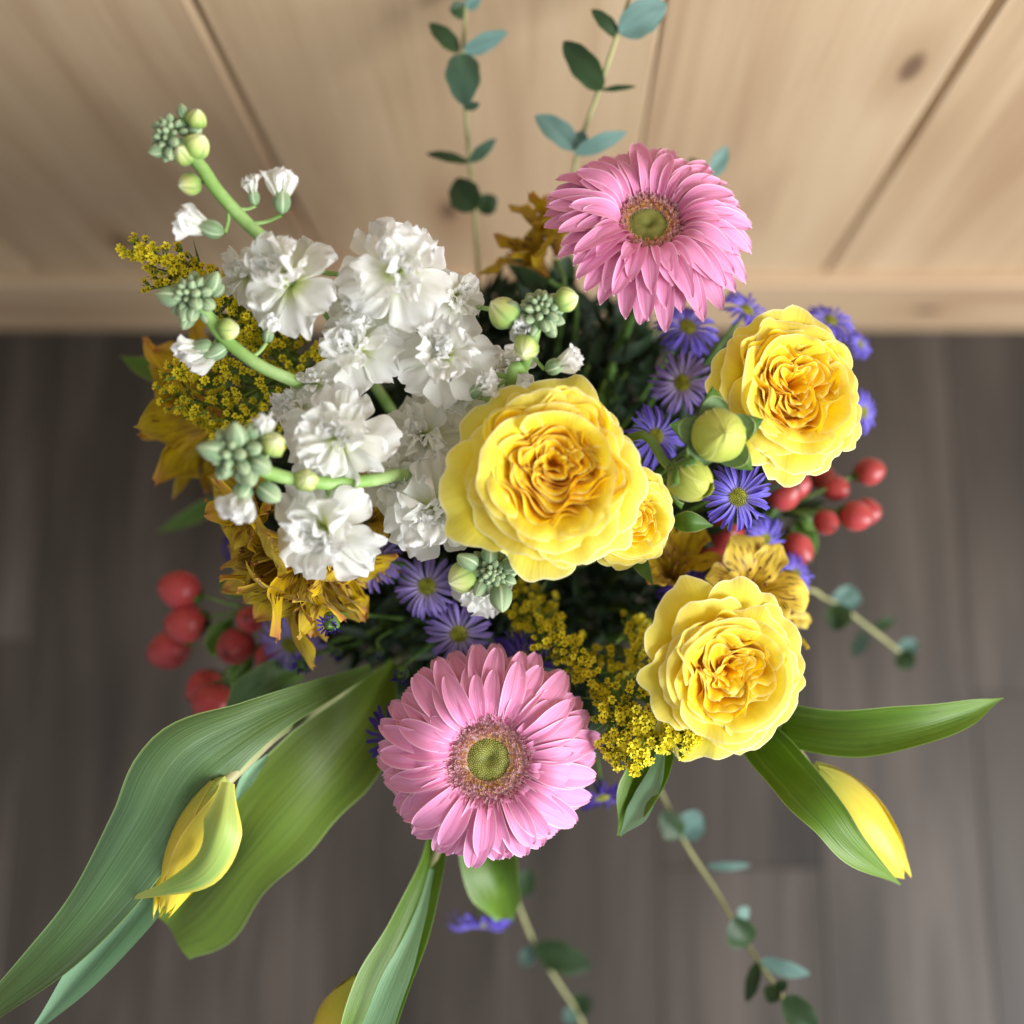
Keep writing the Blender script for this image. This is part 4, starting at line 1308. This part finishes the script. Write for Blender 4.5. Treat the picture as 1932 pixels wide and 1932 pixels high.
goldenrod('bright yellow goldenrod tips between the front gerbera and the lower right rose', (1150, 1250, .53),
          [([(1185, 1330, .475), (1215, 1370, .465), (1262, 1330, .46)], 46, 54), ([(1200, 1370, .475), (1262, 1385, .462), (1322, 1372, .458)], 52, 70),
           ([(1160, 1340, .48), (1190, 1400, .468), (1205, 1440, .465)], 52, 64), ([(1150, 1340, .48), (1150, 1400, .472), (1168, 1440, .47)], 38, 34), ([(1200, 1380, .47), (1270, 1400, .46), (1305, 1395, .458)], 42, 40)], 'gold', 1, .0042)
goldenrod('goldenrod spray curving right behind the top of the front gerbera', (1020, 1150, .56),
          [([(1010, 1180, .51), (1050, 1212, .495), (1100, 1235, .49)], 52, 60), ([(1060, 1230, .51), (1110, 1270, .49), (1135, 1310, .485)], 44, 50), ([(1090, 1230, .52), (1150, 1240, .51), (1180, 1280, .505)], 40, 30)], 'gold_o', 2, .0038)
goldenrod('dim olive goldenrod spray below the big rose', (1000, 1080, .58),
          [([(975, 1110, .54), (990, 1150, .52), (985, 1185, .515)], 56, 50), ([(1010, 1110, .54), (1030, 1150, .525), (1045, 1170, .52)], 50, 36)], 'gold_o', 3, .0038)
goldenrod('goldenrod spray against the left side of the lower right rose', (1180, 1150, .57),
          [([(1190, 1190, .53), (1205, 1215, .51), (1195, 1270, .5)], 50, 46), ([(1210, 1180, .53), (1225, 1260, .5), (1215, 1310, .49)], 36, 26)], 'gold_o', 4, .0038)
goldenrod('long goldenrod plume whose tip reaches over the wall at the left', (560, 700, .54),
          [([(420, 560, .48), (330, 505, .46), (252, 468, .45)], 62, 90), ([(430, 580, .49), (370, 540, .47), (285, 545, .46)], 48, 40), ([(480, 600, .49), (440, 560, .475), (380, 510, .465)], 60, 56),
           ([(520, 660, .50), (480, 590, .485), (440, 545, .48)], 70, 70)], 'gold_o', 5, .0040)
goldenrod('broad goldenrod spray under the second stock, left of the white florets', (590, 760, .55),
          [([(520, 740, .5), (440, 700, .485), (345, 700, .48)], 84, 100), ([(500, 790, .505), (420, 770, .49), (330, 745, .485)], 76, 90), ([(520, 800, .51), (450, 820, .495), (395, 800, .49)], 60, 56),
           ([(560, 690, .51), (520, 640, .49), (450, 620, .485)], 70, 70), ([(620, 700, .51), (630, 680, .49), (610, 660, .485)], 50, 30)], 'gold_o', 6, .0042)


# ------------------------------------------------------------------ tulips
def tulip(label, base, tip, width, seed, wrap=True, stem_pts=None, group='yellow tulips', open_=0.97):
    A_ = at(*base); B_ = at(*tip)
    ax = (B_ - A_).normalized(); L = (B_ - A_).length
    r = width / 2 / 1932 * base[2]
    t = thing('tulip', label, 'tulip', frame(A_, ax, 0), group)
    for k in range(6):
        a0 = k * 2.094 + (0 if k < 3 else 1.047) + seed
        rr = r * (1.0 if k < 3 else .9)
        def fn(U, V, a0=a0, rr=rr, k=k):
            prof = np.sin(np.clip(V * .88 + .06, 0, 1) ** .85 * np.pi) ** .8
            w = 1.12 * np.sin(np.clip(V * .93 + .07, 0, 1) * np.pi) ** .4
            ang = a0 + U * w + .35 * V
            rad = rr * prof * (1 + .03 * U) + rr * .03 * nz(U * 2.5, V * 3, seed + k) + rr * .06
            z = V * L * (1 - .05 * (k % 3)) - .02 * L * U * U
            return rad * np.cos(ang), rad * np.sin(ang), z
        link('petal', grid_mesh('petal', fn, 19, 24, M['tulip']), t)
    link('receptacle', ovoid('receptacle', r * 2.2, r * .55, M['tulip_g'], lobes=3), t, Matrix.Translation((0, 0, -r * .35)))
    if stem_pts:
        tube('stem', [A_ + ax * .002] + [at(*q) for q in stem_pts] + [NECK, NECK + Vector((0, 0, -.2))], [.0030, .0034, .0036, .0034, .003], M['tstem'], t, n=30, sides=10)
    return t, A_, B_, ax, r, L


def pxblade(name, P, W, mat, parent, d=None, **kw):
    pts = [at(*p) for p in P]
    ds = np.mean([p[2] for p in P])
    return blade(name, pts, [w / 1932 * ds for w in W], mat, parent, **kw)


# left tulip with its broad leaves
t, A_, B_, ax, r, L = tulip('drooping yellow tulip half wrapped in a green petal among broad leaves at the lower left', (418, 1478, .465), (300, 1742, .475), 92, 1.0,
                            stem_pts=[(470, 1430, .478), (530, 1375, .50), (640, 1310, .57)])
# the green outer petal wrapping round the bud, its tip twisting away to the left
pxblade('green_petal', [(430, 1476, .452), (410, 1560, .443), (374, 1632, .446), (308, 1674, .455), (232, 1700, .468)], [26, 78, 80, 30, 3], M['tulip_g'], t, n=30, nu=13, roll=[-.1, .35, .55, .5, .2], fold=[-.3, -.75, -.7, -.4, 0], seed=2)
pxblade('leaf', [(700, 1262, .53), (600, 1308, .50), (475, 1368, .475), (355, 1446, .46), (282, 1566, .46), (184, 1706, .465), (90, 1812, .47), (-40, 1925, .475)],
        [24, 52, 92, 168, 140, 106, 84, 40], M['tleaf'], t, n=54, nu=17, roll=[.1, .1, 0, -.15, -.1, .1, .2, .2], fold=[.2, .1, -.12, -.25, -.2, .12, .2, .2], wave=.05, seed=3)
pxblade('leaf', [(742, 1250, .56), (690, 1345, .53), (612, 1440, .51), (525, 1540, .505), (455, 1628, .51), (380, 1715, .52), (325, 1762, .525)],
        [20, 112, 180, 178, 136, 168, 110], M['tleaf_o'], t, n=50, nu=17, roll=[-.2, -.3, -.25, -.1, .1, .1, .1], fold=[.5, .42, .3, .1, -.1, -.1, 0], wave=.16, wfreq=2.2, seed=5)
pxblade('leaf', [(420, 1500, .50), (340, 1600, .49), (262, 1716, .485), (165, 1838, .48), (50, 1960, .48)], [30, 84, 92, 60, 8], M['tleaf'], t, n=44, nu=15, roll=[.2, .3, .25, .3, .2], fold=[.5, .55, .6, .8, .5], seed=7, flip=True)
pxblade('leaf', [(565, 1262, .56), (510, 1285, .545), (462, 1318, .54), (424, 1348, .545)], [44, 72, 64, 10], M['tleaf'], t, n=20, nu=11, fold=.2, seed=9)
pxblade('leaf', [(505, 1425, .50), (470, 1465, .492), (440, 1520, .495)], [6, 26, 4], M['tleaf'], t, n=14, nu=7, fold=.5, seed=10, flip=True)

# right tulip
t, A_, B_, ax, r, L = tulip('closed yellow tulip lying out to the lower right behind its own long leaf', (1528, 1460, .50), (1706, 1664, .505), 122, .6, stem_pts=[(1500, 1420, .505), (1420, 1340, .52)])
pxblade('leaf', [(1380, 1330, .53), (1448, 1412, .50), (1506, 1478, .478), (1560, 1540, .468), (1613, 1604, .472), (1699, 1669, .49)], [50, 84, 88, 72, 56, 3], M['tleaf_g'], t, n=40, nu=13, roll=[.2, .1, 0, -.1, 0, 0], fold=[.4, .35, .2, .1, .25, .4], seed=11)
t2 = thing('tulip', 'long narrow tulip leaf alone, arching to the right edge from under the lower right rose', 'tulip leaf', Matrix.Translation(at(1400, 1330, .52)), None)
t2.name = 'tulip_leaf'
pxblade('leaf', [(1400, 1330, .53), (1490, 1368, .50), (1600, 1382, .485), (1720, 1368, .48), (1820, 1342, .482), (1893, 1317, .487)], [60, 80, 86, 74, 48, 2], M['tleaf_g'], t2, n=44, nu=15, roll=[.2, .15, .1, .2, .35, .4], fold=[.3, .3, .3, .45, .5, .4], seed=12)
tube('leaf_base', [at(1400, 1330, .53), NECK, NECK + Vector((0, 0, -.2))], [.002, .002, .002], M['stem2'], t2)

t3 = thing('tulip_leaf', 'short folded tulip leaf with a pale underside below the yellow goldenrod', 'tulip leaf', Matrix.Translation(at(1240, 1380, .5)))
pxblade('leaf', [(1262, 1350, .52), (1232, 1430, .495), (1205, 1500, .485), (1168, 1578, .485)], [50, 76, 74, 8], M['tleaf_g'], t3, n=26, nu=13, roll=[0, .0, .1, .1], fold=[.5, .7, .8, .5], seed=13)
pxblade('leaf_underside', [(1252, 1400, .492), (1234, 1470, .482), (1205, 1530, .480), (1170, 1577, .482)], [14, 34, 44, 4], M['tleaf_g'], t3, n=20, nu=9, roll=.25, fold=.2, seed=14, flip=True)
tube('leaf_base', [at(1262, 1350, .52), NECK, NECK + Vector((0, 0, -.2))], [.002, .002, .002], M['stem2'], t3)

# bottom tulip, only its edge in the frame
t, A_, B_, ax, r, L = tulip('yellow tulip cut by the bottom edge of the picture behind a long pointed leaf', (690, 1850, .50), (600, 2060, .50), 110, .3, stem_pts=[(760, 1740, .51), (840, 1560, .53)])
pxblade('leaf', [(828, 1560, .53), (812, 1640, .51), (768, 1750, .495), (722, 1850, .485), (680, 1950, .48), (640, 2060, .48)], [40, 50, 80, 100, 92, 30], M['tleaf_g'], t, n=44, nu=15, roll=[0, -.15, -.2, -.2, -.3, -.3], fold=[.5, .55, .5, .45, .5, .5], seed=15)
pxblade('leaf_underside', [(815, 1640, .505), (790, 1740, .49), (748, 1850, .478), (705, 1960, .472)], [10, 26, 52, 60], M['tleaf_g'], t, n=26, nu=9, roll=[.2, .3, .3, .3], fold=.25, seed=16, flip=True)
t4 = thing('tulip_leaf', 'blurred wide tulip leaf tip just under the front gerbera', 'tulip leaf', Matrix.Translation(at(930, 1620, .55)))
pxblade('leaf', [(915, 1560, .56), (925, 1640, .555), (945, 1700, .56), (952, 1734, .565)], [90, 104, 70, 34], M['tleaf_g'], t4, n=22, nu=13, roll=[0, .1, .2], fold=[.5, .5, .3], seed=17)
tube('leaf_base', [at(915, 1560, .56), NECK, NECK + Vector((0, 0, -.2))], [.002, .002, .002], M['stem2'], t4)


# ------------------------------------------------------------------ eucalyptus
def euc(label, stem, leaves, seed=0, r=.0012, push=.06):
    """leaves: (x0,y0,x1,y1, depth, width px, dark?, roll)"""
    stem = [(q[0], q[1], q[2] + push) for q in stem]
    leaves = [q[:4] + (q[4] + push,) + q[5:] for q in leaves]
    A_ = at(*stem[0])
    t = thing('eucalyptus', label, 'eucalyptus', Matrix.Translation(A_), 'eucalyptus stems')
    tube('stem', [at(*q) for q in reversed(stem)] + [NECK, NECK + Vector((0, 0, -.2))], [r * .7] + [r] * (len(stem) - 1) + [r * 1.3] * 2, M['estem'], t, n=50, sides=8)
    for k, (x0, y0, x1, y1, dd, w, dark, roll) in enumerate(leaves):
        a = at(x0, y0, dd); b = at(x1, y1, dd - .004)
        ww = w / 1932 * dd
        mid = (a + b) / 2 + cdir(0, 0, 1) * (a - b).length * .06
        blade('leaf', [a, mid, b], [max(.0006, ww * abs(math.sin(math.pi * (q / 23) ** .85)) ** .62) for q in range(24)], M['euc_d'] if dark == 1 else M['euc'], t, n=32, nu=9, roll=roll, fold=.15, seed=seed + k, flip=(dark == 2))
    return t


euc('eucalyptus stem rising against the wall left of the other tall one', [(900, 470, .55), (893, 380, .53), (886, 300, .52), (878, 200, .505), (874, 100, .50), (882, -40, .50)],
    [(880, 22, 848, 18, .50, 34, 1, .3), (882, 18, 905, -12, .50, 26, 2, .2), (866, 98, 810, 44, .50, 36, 1, .4), (874, 100, 958, 60, .50, 42, 2, .7), (872, 100, 876, 200, .495, 66, 0, 0), (876, 205, 905, 195, .5, 20, 0, .6),
     (884, 306, 804, 290, .51, 22, 1, .6), (886, 306, 936, 262, .51, 26, 0, .5), (890, 400, 862, 336, .52, 60, 1, 0), (905, 400, 935, 370, .53, 40, 1, .2)], 1)
euc('eucalyptus stem against the wall with a broad blue green leaf at its top', [(1040, 520, .54), (1075, 380, .52), (1090, 285, .505), (1128, 175, .49), (1165, 65, .48), (1200, -40, .48)],
    [(1168, 62, 1258, 8, .478, 62, 2, .1), (1168, 70, 1116, 18, .48, 28, 1, .3), (1136, 170, 1063, 78, .485, 52, 1, 0), (1136, 170, 1200, 163, .487, 14, 1, .7), (1092, 282, 1010, 218, .495, 48, 2, .4), (1084, 290, 1182, 250, .495, 36, 2, .5), (1092, 272, 1100, 246, .5, 26, 2, .2)], 11)
euc('eucalyptus leaf tip showing above the right side of the rear gerbera', [(1300, 520, .55), (1325, 400, .53), (1340, 330, .52)],
    [(1340, 335, 1372, 276, .52, 34, 2, .3), (1335, 345, 1300, 300, .53, 30, 1, .3)], 21)
euc('dark eucalyptus leaves in shadow to the left of the rear gerbera stem', [(1080, 640, .57), (1020, 560, .55), (1000, 520, .54)],
    [(1040, 540, 955, 480, .53, 60, 1, 0), (1050, 560, 1075, 480, .54, 50, 1, .3), (1030, 600, 960, 600, .55, 50, 1, .3)], 25)
euc('eucalyptus stem reaching right over the floor beside the lower right rose', [(1450, 1110, .57), (1560, 1130, .575), (1640, 1185, .59), (1700, 1232, .60), (1725, 1250, .60)],
    [(1590, 1150, 1605, 1104, .58, 52, 2, .2), (1590, 1140, 1570, 1188, .57, 50, 1, 0), (1650, 1185, 1690, 1166, .59, 22, 1, .4), (1700, 1232, 1728, 1206, .6, 36, 2, .2), (1695, 1232, 1722, 1260, .59, 40, 1, 0), (1635, 1190, 1610, 1240, .62, 32, 2, .5)], 31)
euc('long eucalyptus stem trailing to the bottom right corner with round paired leaves', [(1180, 1400, .56), (1240, 1482, .555), (1292, 1590, .55), (1350, 1680, .545), (1412, 1785, .53), (1462, 1860, .52), (1500, 1920, .515), (1530, 1980, .51)],
    [(1282, 1580, 1250, 1530, .545, 48, 1, .1), (1284, 1580, 1318, 1530, .55, 58, 2, .3), (1335, 1634, 1416, 1632, .555, 18, 2, .5), (1398, 1764, 1372, 1742, .54, 6, 1, 0), (1408, 1786, 1384, 1730, .525, 58, 1, .1), (1412, 1730, 1392, 1716, .54, 30, 2, .2),
     (1434, 1812, 1528, 1838, .52, 32, 2, .4), (1430, 1815, 1408, 1890, .52, 28, 1, .3), (1462, 1858, 1450, 1892, .515, 34, 1, .1), (1464, 1866, 1484, 1850, .518, 22, 1, .2), (1480, 1880, 1540, 1950, .508, 56, 1, .1)], 41)
euc('eucalyptus stem hanging below the front gerbera towards the bottom edge', [(930, 1560, .57), (972, 1690, .585), (1008, 1780, .60), (1050, 1850, .605), (1092, 1915, .61), (1110, 1970, .61)],
    [(975, 1690, 1000, 1640, .59, 48, 1, .2), (1010, 1785, 1116, 1826, .595, 56, 1, .2), (1008, 1785, 985, 1822, .60, 32, 2, .3), (1085, 1905, 1112, 1880, .61, 44, 1, .1), (1088, 1910, 1062, 1925, .61, 30, 2, .2)], 51)
# loose side leaves at the left
gl = thing('alstroemeria_leaf', 'narrow dark green leaf between the two blurred alstroemeria at the far left', 'leaf', Matrix.Translation(at(350, 700, .55)))
pxblade('leaf', [(420, 720, .55), (350, 712, .55), (280, 695, .555), (226, 672, .56)], [30, 50, 44, 3], M['leaf'], gl, n=20, nu=9, roll=.3, fold=.2)
tube('leaf_base', [at(420, 720, .55), NECK], [.0012, .0016], M['stem2'], gl)
gl = thing('alstroemeria_leaf', 'blurred slim green leaf over the floor left of the nearest stock tip', 'leaf', Matrix.Translation(at(380, 960, .6)))
pxblade('leaf', [(440, 945, .62), (390, 960, .63), (340, 985, .64), (296, 1004, .65)], [20, 34, 26, 3], M['leaf'], gl, n=20, nu=9, roll=.3, fold=.2)
tube('leaf_base', [at(440, 945, .62), NECK], [.0012, .0016], M['stem2'], gl)
gl = thing('rose_leaf', 'small green rose leaf under the tip of the half-open rose', 'leaf', Matrix.Translation(at(1200, 1070, .48)))
pxblade('leaf', [(1180, 1030, .49), (1208, 1062, .48), (1232, 1104, .48)], [10, 32, 3], M['leaf'], gl, n=14, nu=7, fold=.3)
tube('leaf_base', [at(1180, 1030, .49), NECK], [.0012, .0016], M['stem2'], gl)
gl = thing('rose_leaf', 'small bright green leaf below the smaller rose bud', 'leaf', Matrix.Translation(at(1290, 985, .48)))
pxblade('leaf', [(1262, 985, .49), (1300, 985, .48), (1345, 992, .485)], [10, 40, 3], M['leaf'], gl, n=14, nu=7, fold=.3)
tube('leaf_base', [at(1262, 985, .49), NECK], [.0012, .0016], M['stem2'], gl)

# ------------------------------------------------------------------ inner greenery
rs = random.Random(99)
LV = []; LF = []; LUV = []
off = 0
us = np.linspace(-1, 1, 3)
HC = (960, 960)
for k in range(5200):
    a = rs.uniform(0, 6.283); q = math.sqrt(rs.random())
    ex = 440 + 60 * math.cos(2 * a); ey = 400
    px = HC[0] + 20 + q * ex * math.cos(a) * (1.02 if math.cos(a) > 0 else .95); py = HC[1] + q * ey * math.sin(a)
    dd = rs.uniform(.54, .60) + .06 * q * rs.random() + .10 * rs.random() ** 2
    p = at(px, py, dd)
    dirv = (p - NECK).normalized() * .7 + Vector((rs.gauss(0, .6), rs.gauss(0, .6), rs.gauss(0, .35)))
    dirv.normalize()
    L = rs.uniform(.010, .026); W = L * rs.uniform(.10, .22)
    sd = dirv.cross(Vector((rs.gauss(0, 1), rs.gauss(0, 1), rs.gauss(0, 1)))).normalized()
    nn = sd.cross(dirv)
    for j, v in enumerate((0, .35, .7, 1.0)):
        w = W * (.3, 1, .8, .05)[j]
        c = p + dirv * L * v - nn * L * .25 * v * v
        for u in (-1, 0, 1):
            LV.append(tuple(c + sd * u * w - nn * abs(u) * -w * .3)); LUV.append(((u + 1) / 2, v))
    for j in range(3):
        for i in range(2):
            b = off + j * 3 + i
            LF.append((b, b + 1, b + 4, b + 3))
    off += 12
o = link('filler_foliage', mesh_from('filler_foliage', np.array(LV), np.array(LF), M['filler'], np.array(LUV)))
o['kind'] = 'stuff'; o['label'] = 'dense filler foliage deep inside the bouquet, its green darkened to stand for shade'; o['category'] = 'foliage'
# thin wiry stems among the leaves
gV = []; gF = []; off = 0
for k in range(150):
    a = rs.uniform(0, 6.283); q = math.sqrt(rs.random())
    p = at(HC[0] + q * 420 * math.cos(a), HC[1] + 20 + q * 380 * math.sin(a), rs.uniform(.54, .60))
    mid = (p + NECK) / 2 + Vector((rs.uniform(-.01, .01), rs.uniform(-.01, .01), 0))
    V_, F_, _ = tube_vf(catmull([p, mid, NECK], 8), [.0007] * 8, 5)
    gV.append(V_); gF.append(F_ + off); off += len(V_)
o = link('filler_stems', mesh_from('filler_stems', np.concatenate(gV), np.concatenate(gF), M['gold_g']))
o['kind'] = 'stuff'; o['label'] = 'thin green filler stems running down to the vase'; o['category'] = 'stems'
